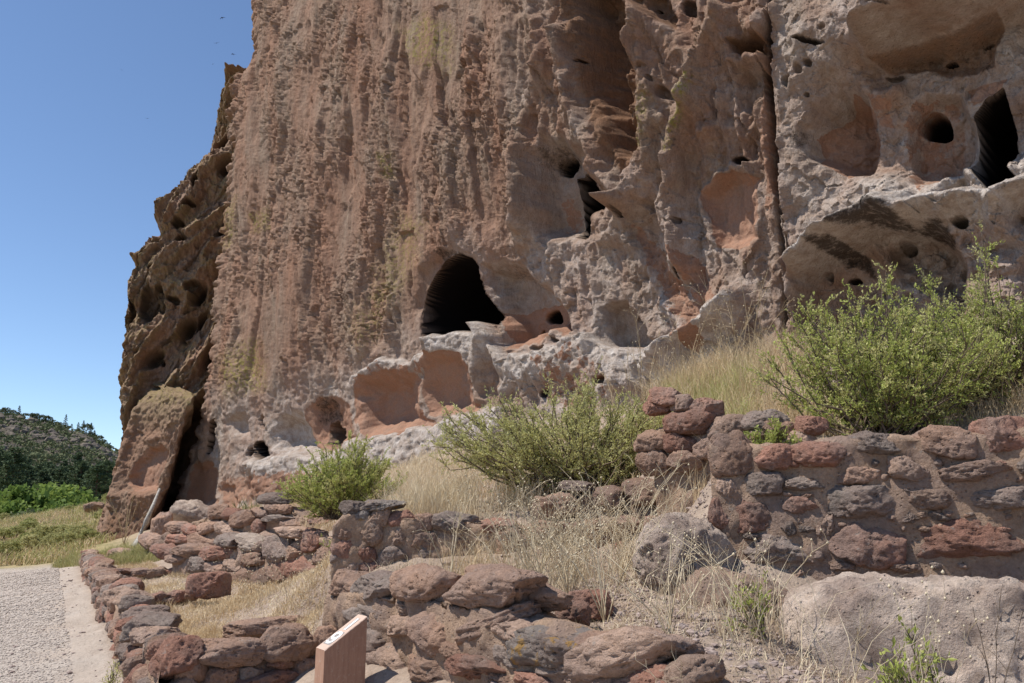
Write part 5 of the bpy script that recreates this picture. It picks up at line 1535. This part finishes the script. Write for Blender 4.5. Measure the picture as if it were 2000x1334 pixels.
print('grass')
room1 = [(-2.35, 6.75), (-1.7, 7.1), (-1.8, 8.6), (-2.0, 11.3), (-3.2, 11.6), (-4.6, 11.0), (-4.9, 10.3)]
room2 = [(-4.8, 11.0), (-3.4, 11.6), (-3.5, 12.4), (-6.6, 15.6), (-8.2, 18.6), (-10.9, 22.4), (-11.6, 22.2)]
grass_patch('dry_grass', room1, 15000, (0.04, 0.14), 0.9, 0.006, MSTRAW, 31, clump=1.3)
grass_patch('dry_grass', room1, 9000, (0.03, 0.09), 1.6, 0.008, MSTRAW2, 32)
grass_patch('dry_grass', room2, 17000, (0.04, 0.14), 0.9, 0.010, MSTRAW, 33, clump=1.0)
grass_patch('dry_grass', room2, 9000, (0.03, 0.09), 1.6, 0.012, MSTRAW2, 34)
grass_patch('dry_grass', [(-3.9, 9.0), (-3.5, 9.2), (-6.0, 13.6), (-6.3, 13.2)], 1500, (0.1, 0.25), 0.7, 0.007, MSTRAW, 35)
# dead grass and litter between the walls in the middle
mid1 = [(-1.2, 7.2), (0.1, 5.4), (1.1, 3.9), (2.0, 3.6), (1.9, 5.2), (1.35, 6.1), (1.4, 7.7), (0.4, 8.3), (-1.5, 8.3)]
grass_patch('dead_grass', mid1, 8000, (0.02, 0.09), 1.7, 0.006, MSTRAW3, 36, clump=1.5)
grass_patch('dead_grass', mid1, 2600, (0.04, 0.16), 1.5, 0.005, MSTRAW2, 37, clump=2.2)
grass_patch('tall_dry_grass', [(0.1, 6.6), (1.2, 5.6), (1.5, 7.5), (0.6, 8.1), (-0.3, 8.1)], 520, (0.25, 0.7), 0.95, 0.005, MSTRAW2, 38, clump=1.5)
grass_patch('tall_dry_grass', [(1.0, 4.2), (1.6, 3.9), (1.7, 5.4), (0.9, 5.8)], 120, (0.25, 0.6), 0.9, 0.004, MSTRAW2, 39, clump=1.5)
grass_patch('tall_dry_grass', [(-1.0, 7.6), (-0.3, 7.4), (0.0, 8.1), (-0.8, 8.2)], 380, (0.2, 0.5), 0.6, 0.004, MSTRAW, 40, clump=2)
up1 = [(-1.8, 9.0), (0.4, 8.9), (1.8, 8.6), (2.2, 10.6), (0.2, 13.5), (-1.6, 16.5), (-3.2, 15), (-2.0, 12.5)]
grass_patch('dry_grass', up1, 9000, (0.06, 0.26), 0.9, 0.006, MSTRAW, 41, clump=1.3)
grass_patch('tall_dry_grass', [(-1.6, 9.1), (0.4, 9.0), (0.2, 10.2), (-1.4, 11.0)], 2600, (0.25, 0.62), 0.7, 0.005, MSTRAW2, 42, clump=1.6)
grass_patch('tall_dry_grass', [(1.4, 9.8), (2.8, 8.0), (4.0, 9.8), (2.4, 12.6)], 4200, (0.3, 0.75), 0.7, 0.006, MSTRAW, 43, clump=1.3)
grass_patch('green_grass', [(1.6, 9.4), (2.7, 8.4), (3.2, 10.2), (2.2, 11.4)], 3000, (0.2, 0.5), 0.7, 0.007, MG3, 44, clump=1.5)
grass_patch('dry_grass', [(1.6, 7.2), (5.8, 6.6), (6.2, 8.6), (3.2, 9.0), (1.8, 8.6)], 7000, (0.10, 0.36), 0.9, 0.006, MSTRAW, 45, clump=1.4)
grass_patch('dry_grass', [(-3.6, 14.2), (-2.2, 12.6), (-2.5, 16), (-6.5, 22.2), (-8.2, 25.8), (-10.5, 27.5), (-8.2, 22.5)], 9000, (0.10, 0.30), 0.8, 0.010, MSTRAW, 46, clump=0.8)
grass_patch('green_grass', [(-12.4, 22.2), (-8.0, 18.4), (-7.6, 19.4), (-11.6, 24.6), (-13.2, 24.6)], 7000, (0.10, 0.34), 0.7, 0.012, MGRASS, 47, clump=0.7)
grass_patch('dry_grass', [(-5.0, 19.5), (-4.0, 20.8), (-1.0, 18.2), (2.0, 15.2), (1.6, 12.5), (-0.8, 14.5), (-3.0, 16.5)], 6000, (0.10, 0.35), 0.9, 0.009, MSTRAW2, 52, clump=0.7)
# beyond the path: rough green and straw meadow
mead = [(-13, 24.2), (-30, 24.2), (-46, 60), (-40, 78), (-26, 74), (-19, 45), (-14.3, 30)]
grass_patch('meadow_grass', mead, 36000, (0.18, 0.50), 0.8, 0.035, MGRASS, 48, clump=0.25)
grass_patch('meadow_straw', mead, 50000, (0.15, 0.40), 0.8, 0.035, MSTRAW, 49, clump=0.3)

# ---- tall dead weeds, each one plant: thin branching stems with small seed heads
def weed(x, y, h, seed, label, spread=0.35, nst=5, name='dry_weed', z=None, seeds=True, mat=None, grp=None, r0=0.0038):
    rg = np.random.default_rng(seed)
    z = gz(x, y) - 0.02 if z is None else z
    root = add(name, None, loc=(x, y, z), label=label, cat='dry weed', group=grp)
    st = []; tips = []
    for k in range(nst):
        az = rg.uniform(0, 2 * math.pi); le = rg.uniform(0.1, spread)
        E_ = np.array([math.cos(az) * le, math.sin(az) * le, rg.uniform(0.65, 1.0)]) * h
        M_ = E_ * np.array([0.25, 0.25, 0.62])
        tt = np.linspace(0, 1, 9)[:, None]
        Pc = 2 * tt * (1 - tt) * M_ + tt ** 2 * E_
        Pc += rg.normal(size=(9, 3)) * 0.006
        st.append(tube(Pc, np.linspace(r0, r0 * 0.35, 9), 4))
        tips.append(Pc[-1])
        for j in range(rg.integers(3, 7)):
            i = rg.integers(3, 9)
            p = Pc[min(i, 8)]
            d = unit(Pc[min(i, 8)] - Pc[i - 1]) + rg.normal(size=3) * 0.6 + np.array([0, 0, 0.25])
            L = rg.uniform(0.08, 0.2) * h
            q = p + unit(d) * L; mp = (p + q) / 2 + np.array([0, 0, 0.02 * h])
            st.append(tube(np.array([p, mp, q]), np.array([r0 * 0.5, r0 * 0.4, r0 * 0.28]), 3))
            tips.append(q)
    V, Fs = merge(st)
    add('stems', make_mesh('stems', V, Fs, mat or MSTRAW2, True), root)
    if seeds:
        tips = np.array(tips)
        oc = np.array([(1, 0, 0), (-1, 0, 0), (0, 1, 0), (0, -1, 0), (0, 0, 1.2), (0, 0, -1.2)], float) * 0.0075
        of = np.array([(0, 2, 4), (2, 1, 4), (1, 3, 4), (3, 0, 4), (2, 0, 5), (1, 2, 5), (3, 1, 5), (0, 3, 5)])
        n = len(tips)
        V = (tips[:, None] + oc[None] * rg.uniform(0.7, 1.3, n)[:, None, None]).reshape(-1, 3)
        Fq = (np.arange(n)[:, None, None] * 6 + of[None]).reshape(-1, 3)
        add('seed_heads', make_mesh('seed_heads', V, Fq, MSEED, True), root, kind='stuff')
    return root
WG = 'tall dead weeds in front of the terrace wall'
rgw = np.random.default_rng(5)
for k in range(30):
    x = rgw.uniform(-0.3, 1.5); y = rgw.uniform(6.3, 7.9)
    if x > 0.7 and y < 7.0: x -= 0.7
    weed(x, y, rgw.uniform(0.55, 1.05), 500 + k, 'tall tangled dead weed stalk in the straw-coloured thicket before the terrace wall', 0.85, 6, grp=WG, seeds=k % 2 == 0)
for k, (x, y, h) in enumerate([(0.62, 5.6, 0.95), (0.85, 6.5, 1.0), (1.45, 4.9, 0.7), (-0.55, 7.3, 0.95), (0.9, 4.8, 0.7)]):
    weed(x, y, h, 530 + k, 'long arching straw-pale stalk standing over the litter, %s' % ['beside the orange-red rocks', 'left of the round pitted boulder', 'in front of the half buried boulder', 'before the grey and pink rear wall', 'near the low end of the foreground wall'][k], 0.9, 7, r0=0.0045)
WG2 = 'dead stalks leaning over the litter beside the big boulder'
for k in range(14):
    x = rgw.uniform(0.75, 1.75); y = rgw.uniform(3.7, 5.2)
    weed(x, y, rgw.uniform(0.35, 0.7), 540 + k, 'thin leaning dead stalk in the litter between the foreground wall and the big boulder', 0.8, 3, grp=WG2, seeds=False, r0=0.0022)
WG3 = 'seeded weeds on the slope under the cliff'
for k, (px, py, D) in enumerate([(1205, 800, 11.0), (1235, 810, 10.6), (1262, 812, 10.8), (1290, 800, 10.4), (1425, 800, 10.0), (1450, 805, 9.8), (1395, 805, 10.2), (1340, 795, 10.4), (1475, 795, 10.0), (1150, 830, 11.2)]):
    x, y, _ = at(px, py, D)
    weed(x, y, 1.0 + 0.25 * (k % 3), 560 + k, 'tall seeded weed stalk silhouetted on the shaded cliff foot above the red rubble', 0.45, 5, grp=WG3, mat=MSTRAW)
weed(-1.95, 16.5, 1.0, 580, 'curving white-tipped grass stalk before the orange cave niche', 0.6, 4)
weed(2.35, 4.15, 0.75, 581, 'leafless grey twig standing in front of the big boulder', 0.5, 3, seeds=False, mat=MTWIG)
for k, (x, y) in enumerate([(2.0, 3.9), (1.75, 3.7), (2.6, 4.0)]):
    weed(x, y, 0.8, 582 + k, 'thin dry stalk with seeds against the pale face of the big boulder', 0.4, 3, grp='thin stalks before the big boulder', r0=0.002)
WG5 = 'fine dead stalks in the dry grass of the front room'
for k in range(9):
    t_ = k / 8
    weed(-2.1 - 1.6 * t_ + 0.2 * (k % 2), 8.3 + 2.6 * t_, 0.45 + 0.2 * (k % 3), 600 + k, 'fine dead stalk rising out of the dry grass in the front room', 0.5, 3, grp=WG5, mat=MSTRAW3, r0=0.002)
weed(-11.9, 25.2, 1.6, 620, 'dry yellow grass clump against the foot of the leaning slab', 0.5, 9, mat=MSTRAW, r0=0.008, seeds=False)
shrub('green_weed', (-3.55, 7.55, 0.0), (0.07, 0.07), 0.26, 7, 7, MG1, 'spindly green weed rooted in the sand at the foot of the path wall', 70, leaf_l=0.03, leaf_w=0.005, cat='weed', ntw=4)
shrub('green_weed', (-1.28, 5.25, gz(-1.28, 5.25)), (0.12, 0.08), 0.30, 5, 5, MG1, 'thin green weed sprouting in front of the numbered post', 71, leaf_l=0.03, leaf_w=0.004, cat='weed', ntw=3)
shrub('green_weed', (1.95, 4.05, gz(1.95, 4.05)), (0.20, 0.12), 0.34, 10, 9, MG2, 'leafy green weed at the foot of the big boulder', 72, leaf_l=0.045, leaf_w=0.007, cat='weed', ntw=5)
shrub('green_weed', (1.45, 4.9, gz(1.45, 4.9)), (0.10, 0.1), 0.30, 8, 9, MG2, 'dark green weed among the dead stalks between the boulders', 73, leaf_l=0.04, leaf_w=0.006, cat='weed', ntw=5)
shrub('green_weed', (-2.3, 11.0, gz(-2.3, 11.0)), (0.25, 0.15), 0.35, 12, 9, MG2, 'low green weed in the corner under the red stones of the stepped wall', 74, leaf_l=0.03, cat='weed', ntw=6)

# narrow-leaved yucca clump on the rubble
def yucca():
    x, y, _ = at(482, 1000, 18.5)
    z = EYE + float(ray(482, 1002)[1]) * 18.5
    root = add('yucca', None, loc=(x, y, z), label='spiky yellow-green yucca clump on the rubble below the cliff foot', cat='yucca')
    rg = np.random.default_rng(8)
    m = flat_mat('yucca_leaves', (0.30, 0.29, 0.12), 0.6, 0.4, 12)
    for k in range(34):
        az = rg.uniform(0, 2 * math.pi); el = rg.uniform(0.3, 1.4); L = rg.uniform(0.3, 0.5)
        d = np.array([math.cos(az) * math.cos(el), math.sin(az) * math.cos(el), math.sin(el)])
        b_ = np.array([rg.uniform(-0.28, 0.28), rg.uniform(-0.1, 0.1), 0])
        V, Fq = thin_prisms((b_)[None], (b_ + d * L)[None], [0.012], [0.001])
        add('leaf', make_mesh('leaf', V, Fq, m, False), root)
yucca()

def dead_branch(name, pts, r, label, mat):
    P = np.array(pts); c = P[0]
    V, Fq = tube(P - c, np.linspace(r, r * 0.4, len(P)), 6)
    return add(name, make_mesh(name, V, Fq, mat, True), loc=c, label=label, cat='dead branch')
MDEAD = flat_mat('bleached_wood', (0.50, 0.46, 0.40), 0.9, 0.35, 15)
dead_branch('dead_branch', [at(262, 1068, 25), at(285, 1020, 25.3), at(300, 985, 25.6), at(312, 955, 26)], 0.10, 'bleached leaning trunk standing in the mouth of the dark cleft', MDEAD)
dead_branch('dead_branch', [at(1885, 785, 8.2), at(1930, 762, 8.3), at(1975, 742, 8.4), at(2040, 728, 8.5)], 0.045, 'thick bleached branch lying under the right edge of the shrubs', MDEAD)
dead_branch('dead_branch', [at(1905, 800, 7.9), at(1950, 780, 8.0), at(2010, 765, 8.2)], 0.018, 'thinner grey branch just below the bleached branch under the shrubs', MDEAD)

# ---- gravel on the path
def gravel():
    rg = np.random.default_rng(77)
    V1, F1_ = _ICO[1]
    d = (A1 - A0) / np.linalg.norm(A1 - A0); nn = np.array([-d[1], d[0]])
    N = 60000
    u = rg.uniform(-2, 19.5, N * 2); v = 0.4 + rg.uniform(0, 1, N * 2) ** 1.2 * 6.5
    P = A0[None] + d[None] * u[:, None] + nn[None] * v[:, None]
    gl = path_side(P[:, 0], P[:, 1]) + 0.45 * fbm2(P[:, 0] * 0.8, P[:, 1] * 0.8, 4, 930)
    r = np.hypot(P[:, 0], P[:, 1]); a = P[:, 0] / P[:, 1]
    k = (gl + rg.normal(0, 0.35, len(gl)) > 0.6) & (a > -0.70) & (P[:, 1] > 6) & (P[:, 1] < 23.5)
    P = P[k][:N]; n = len(P)
    s = rg.uniform(0.005, 0.0135, n) * np.clip(np.hypot(P[:, 0], P[:, 1]) / 10, 1, 1.7)
    z = ground_z(P[:, 0], P[:, 1]) + s * 0.25
    R_ = rg.uniform(0.6, 1.25, (n, 3)) * np.array([1.2, 1.2, 0.6])
    VV = V1[None] * (s[:, None] * R_)[:, None, :] * rg.uniform(0.8, 1.15, (n, len(V1), 1)) + np.column_stack([P, z])[:, None]
    FF = (np.arange(n)[:, None, None] * len(V1) + F1_[None]).reshape(-1, 3)
    m = flat_mat('gravel_stone', (0.56, 0.48, 0.41), 0.9, 0, 60, 0, (0.38, 0.325, 0.275))
    add('gravel', make_mesh('gravel', VV.reshape(-1, 3), FF, m, False), kind='stuff')
    # scattered pebbles on the sand and in the litter
    Np = 600
    u = rg.uniform(-1, 19, Np); v = rg.uniform(0.1, 1.5, Np)
    P = A0[None] + d[None] * u[:, None] + nn[None] * v[:, None]
    Q = np.concatenate([rg.uniform([-0.2, 3.8], [1.9, 7.5], (5200, 2)), rg.uniform([-1.3, 6.6], [0.5, 8.3], (1500, 2))])
    P = np.concatenate([P, Q]); n = len(P)
    s = 0.004 + 0.006 * rg.exponential(1.0, n)
    z = ground_z(P[:, 0], P[:, 1]) + s * 0.25
    R_ = rg.uniform(0.6, 1.25, (n, 3)) * np.array([1.2, 1.2, 0.6])
    VV = V1[None] * (s[:, None] * R_)[:, None, :] * rg.uniform(0.8, 1.15, (n, len(V1), 1)) + np.column_stack([P, z])[:, None]
    FF = (np.arange(n)[:, None, None] * len(V1) + F1_[None]).reshape(-1, 3)
    m = flat_mat('pebble_stone', (0.40, 0.32, 0.28), 0.9, 0, 26, 0, (0.25, 0.19, 0.165))
    add('pebbles', make_mesh('pebbles', VV.reshape(-1, 3), FF, m, False), kind='stuff')
print('gravel'); gravel()

# ------------------------------------------------------------------ trees of the valley
MBARK = flat_mat('pine_bark', (0.16, 0.10, 0.07), 0.95, 0.4, 3)
MPINE = flat_mat('pine_needles', (0.06, 0.09, 0.045), 0.7, 0, 0.6, 0.2, (0.10, 0.13, 0.062))
MCOTT = flat_mat('cottonwood_leaves', (0.13, 0.20, 0.045), 0.6, 0, 0.35, 0.4, (0.26, 0.33, 0.08))
MSCRUB = flat_mat('scrub_leaves', (0.10, 0.12, 0.055), 0.8, 0, 0.15, 0.1, (0.16, 0.17, 0.085))
MSHRB = flat_mat('meadow_leaves', (0.34, 0.35, 0.13), 0.7, 0, 0.8, 0.4, (0.48, 0.44, 0.21))
def clump_faces(cen, rad, k, size, rg, flat=0.6):
    n = len(cen) * k
    i = np.repeat(np.arange(len(cen)), k)
    d = unit(rg.normal(size=(n, 3))) * (rg.random(n) ** 0.45)[:, None]
    P = cen[i] + d * rad[i][:, None] * np.array([1, 1, flat])
    a = unit(rg.normal(size=(n, 3))); b_ = unit(np.cross(a, rg.normal(size=(n, 3))))
    s = (size * rg.uniform(0.6, 1.4, n))[:, None]
    V = np.stack([P - a * s, P + b_ * s * 0.6, P + a * s, P - b_ * s * 0.6], 1).reshape(-1, 3)
    return V, np.arange(n * 4).reshape(n, 4)
def pine_meshes(seed, h=1.0, open_=False):
    rg = np.random.default_rng(seed)
    V, Fq = tube([(0, 0, -0.03), (0.004, 0, 0.3), (0, 0.004, 0.6), (0, 0, 0.97)], [0.017, 0.013, 0.009, 0.002], 6)
    st = [(V, Fq)]; cen = []; rad = []
    z0 = 0.35 if open_ else 0.16
    for lv in np.linspace(z0, 0.98, 17):
        r = (0.20 if open_ else 0.19) * (1 - (lv - z0) / (1.02 - z0)) ** 0.75 + 0.015
        r *= rg.uniform(0.75, 1.15)
        for k in range(rg.integers(4, 7)):
            az = rg.uniform(0, 2 * math.pi)
            for f in (0.45, 0.8, 1.0):
                p = np.array([math.cos(az) * r * f, math.sin(az) * r * f, lv + 0.02 * f - 0.03])
                if rg.random() < 0.86: cen.append(p + rg.normal(size=3) * 0.008); rad.append(0.035 * (0.7 + 0.5 * rg.random()))
            st.append(thin_prisms(np.array([[0, 0, lv - 0.03]]), np.array([[math.cos(az) * r, math.sin(az) * r, lv]]), [0.003], [0.001]))
    tr = merge(st)
    Vc, Fc = clump_faces(np.array(cen), np.array(rad), 13, 0.013, rg)
    return make_mesh('trunk', tr[0], tr[1], MBARK, True), make_mesh('crown', Vc, Fc, MPINE, False)
def leafy_meshes(seed, mat, flat=0.85, size=0.030, k=26, nc=75):
    rg = np.random.default_rng(seed)
    V, Fq = tube([(0, 0, -0.03), (0.02, 0, 0.2), (0, 0.02, 0.5)], [0.03, 0.02, 0.01], 6)
    st = [(V, Fq)]; cen = []; rad = []
    for i in range(nc):
        d = unit(rg.normal(size=3)); d[2] = abs(d[2]) * 1.0 - 0.25
        r = 0.40 * rg.uniform(0.6, 1.0)
        c = np.array([d[0] * r, d[1] * r, 0.52 + d[2] * r * 0.95])
        cen.append(c); rad.append(rg.uniform(0.07, 0.13))
        if i % 5 == 0: st.append(thin_prisms(np.array([[0, 0, 0.25]]), c[None], [0.01], [0.003]))
    tr = merge(st)
    Vc, Fc = clump_faces(np.array(cen), np.array(rad), k, size, rg, 0.8)
    return make_mesh('trunk', tr[0], tr[1], MBARK, True), make_mesh('crown', Vc, Fc, mat, False)
print('trees')
PM = [pine_meshes(i, open_=(i % 3 == 2)) for i in range(5)]
CM = [leafy_meshes(20 + i, MCOTT) for i in range(3)]
DM = [leafy_meshes(30 + i, MSCRUB, k=22, nc=60) for i in range(2)]
SM_ = [leafy_meshes(40 + i, MSHRB, k=26, nc=60) for i in range(3)]
def plant_tree(name, meshes, x, y, h, w, yaw, label, cat, group, z=None):
    z = gz(x, y) if z is None else z
    if name in ('meadow_shrub', 'cottonwood_tree'): z -= 0.16 * h; h *= 1.16
    r = add(name, None, loc=(x, y, z), label=label, cat=cat, group=group)
    r.rotation_euler = (0, 0, yaw); r.scale = (h * w, h * w, h)
    add('trunk', meshes[0], r); add('crown', meshes[1], r)
    return r
rt = np.random.default_rng(99)
# pines on the skyline of the hill
for k, (px, hp, w) in enumerate([(31, 18, 1.0), (5, 14, 1.6), (20, 12, 1.8), (44, 10, 1.8), (57, 13, 1.3), (66, 14, 1.4), (80, 14, 1.5), (90, 14, 1.3), (98, 9, 1.6), (125, 22, 0.9), (115, 9, 1.8), (138, 10, 1.2), (151, 15, 1.1), (161, 20, 1.0), (168, 20, 1.3), (176, 20, 1.0), (184, 12, 1.2), (196, 12, 1.4), (204, 9, 1.8), (108, 8, 1.8)]):
    a, _ = ray(px, 850.0); y = HILL_D - 4; x = float(a) * y
    plant_tree('pine_tree', PM[(k * 2) % 5] if w < 1.25 else DM[k % 2], x, y, hp / F_PX * y * 1.25, min(w, 1.25), k * 1.3, 'small pine tree on the skyline of the far hill', 'tree', 'pines on the skyline')
# dark forest in the valley
fz = 'dark conifers filling the valley under the hill'
for k in range(64):
    px = rt.uniform(-60, 245); Dd = rt.uniform(105, 190)
    a, _ = ray(px, 950.0); x = float(a) * Dd
    top = 885 + 30 * (px / 240) + rt.uniform(-8, 26)
    h = (EYE + float(ray(px, top)[1]) * Dd) - gz(x, Dd)
    plant_tree('pine_tree', PM[k % 5], x, Dd, max(h, 5), 1.25, k, 'dark conifer in the dense valley forest below the rocky hill', 'tree', fz)
for k, (px, top, base, Dd, w) in enumerate([(14, 872, 1012, 88, 1.1), (2, 885, 1010, 84, 1.1), (186, 905, 968, 105, 1.5), (204, 900, 965, 110, 1.4), (146, 882, 950, 125, 0.9), (-20, 870, 1010, 86, 1.1)]):
    a, zz = ray(px, base); x = float(a) * Dd
    z0 = EYE + float(zz) * Dd; h = EYE + float(ray(px, top)[1]) * Dd - z0
    g0 = gz(x, Dd)
    lab = ['tall dark pine at the edge of the path-side meadow, left of the bright green trees', 'dark pine overlapping the tall one at the picture edge', 'rounded olive conifer at the top of the meadow slope near the cliff', 'second olive conifer close beside the cliff edge', 'slim bare-stemmed pine standing above the forest in front of the hill', 'tall dark pine just outside the meadow'][k]
    plant_tree('pine_tree', PM[[0, 1, 3, 4, 2, 0][k]], x, Dd, h + z0 - g0, w, k * 2.1, lab, 'tree', None)
for k, (px, top, D_, w) in enumerate([(62, 928, 80, 0.9), (88, 938, 82, 0.9), (38, 962, 76, 0.9), (112, 926, 92, 0.9), (136, 938, 94, 0.9), (102, 968, 78, 0.9), (152, 956, 92, 0.9), (124, 978, 76, 0.9), (66, 985, 72, 1.0)]):
    a, _ = ray(px, 980.0); x = float(a) * D_
    g0 = gz(x, D_); h = (EYE + float(ray(px, top)[1]) * D_ - g0) * 1.12
    plant_tree('cottonwood_tree', DM[1] if k == 8 else CM[k % 3], x, D_, h, 1.0 * w, k * 1.1, 'bright green leafy tree in the cluster between the tall pine and the meadow' if k != 8 else 'low dark green bushy tree in front of the bright leafy trees', 'tree', 'bright leafy trees beyond the meadow' if k != 8 else None)
# shrubs of the meadow
for k in range(40):
    if k < 14: px = rt.uniform(-20, 190); Dd = rt.uniform(25.5, 36); h = rt.uniform(0.45, 0.95)
    elif k < 24: px = rt.uniform(120, 200); Dd = rt.uniform(27, 34); h = rt.uniform(0.5, 0.8)
    else: px = rt.uniform(-20, 215); Dd = rt.uniform(34, 64); h = rt.uniform(0.5, 1.0)
    a, _ = ray(px, 1000.0); x = float(a) * Dd
    if x > -13.5 and Dd < 30: continue
    plant_tree('meadow_shrub', SM_[k % 3], x, Dd, h, 1.05, k, 'low green shrub dotted among the grasses of the meadow beyond the path', 'shrub', 'low shrubs of the meadow')
# scrub and outcrops on the hillside: too many to count
def hillside():
    rg = np.random.default_rng(123)
    n = 9000
    a = rg.uniform(-1.1, -0.35, n); y = rg.uniform(170, HILL_D + 8, n)
    x = a * y; z = ground_z(x, y)
    keep = (fbm2(x * 0.03, y * 0.03, 3, 61) + rg.uniform(-0.5, 0.6, n) + 0.7 * sm(HILL_D - 60, HILL_D, y)) > 0.04
    x, y, z = x[keep], y[keep], z[keep]
    V, Fq = clump_faces(np.column_stack([x, y, z + 0.8]), rg.uniform(0.9, 2.2, len(x)), 16, 0.55, rg, 0.7)
    add('hillside_scrub', make_mesh('hillside_scrub', V, Fq, MSCRUB, False), kind='stuff')
    n = 2600
    a = rg.uniform(-0.75, -0.40, n); y = rg.uniform(190, HILL_D - 10, n); x = a * y
    k = fbm2(x * 0.02 + 5, y * 0.02, 3, 63) + rg.uniform(-.4, .4, n) > 0.1
    x, y = x[k], y[k]; z = ground_z(x, y); n = len(x)
    V1, F1_ = _ICO[1]
    s = rg.uniform(0.8, 2.6, n)
    VV = V1[None] * s[:, None, None] * rg.uniform(0.55, 1.2, (n, len(V1), 1)) + np.column_stack([x, y, z])[:, None]
    FF = (np.arange(n)[:, None, None] * len(V1) + F1_[None]).reshape(-1, 3)
    m = flat_mat('hill_rock', (0.10, 0.083, 0.075), 0.95, 0, 0.2, 0, (0.20, 0.165, 0.125))
    add('hillside_rocks', make_mesh('hillside_rocks', VV.reshape(-1, 3), FF, m, False), kind='stuff')
hillside()
ORD = ['first', 'second', 'third', 'fourth', 'fifth', 'sixth', 'seventh', 'eighth', 'ninth', 'tenth', 'eleventh', 'twelfth', 'thirteenth', 'fourteenth', 'fifteenth', 'sixteenth', 'seventeenth', 'eighteenth', 'nineteenth', 'twentieth', 'twenty-first', 'twenty-second', 'twenty-third', 'twenty-fourth', 'twenty-fifth', 'twenty-sixth', 'twenty-seventh', 'twenty-eighth', 'twenty-ninth', 'thirtieth']
def relabel(group, text):
    obs = [o for o in C.objects if o.get('group') == group]
    obs.sort(key=lambda o: o.location.x / max(o.location.y, 1))
    for i, o in enumerate(obs):
        if i < len(ORD): o['label'] = text % ORD[i]
relabel('bright leafy trees beyond the meadow', 'bright green leafy tree beyond the meadow, %s from the left')
relabel('pines on the skyline', 'small tree on the skyline of the far hill, %s from the left')
relabel(WG, 'tall dead weed in the thicket before the terrace wall, %s from the left')
relabel(WG3, 'seeded weed stalk on the cliff foot above the red rubble, %s from the left')
relabel(WG2, 'thin leaning dead stalk between foreground wall and big boulder, %s from the left')
relabel(WG5, 'fine dead stalk in the dry grass of the front room, %s from the left')
relabel('thin stalks before the big boulder', 'thin dry stalk against the pale big boulder, %s from the left')
print('done')
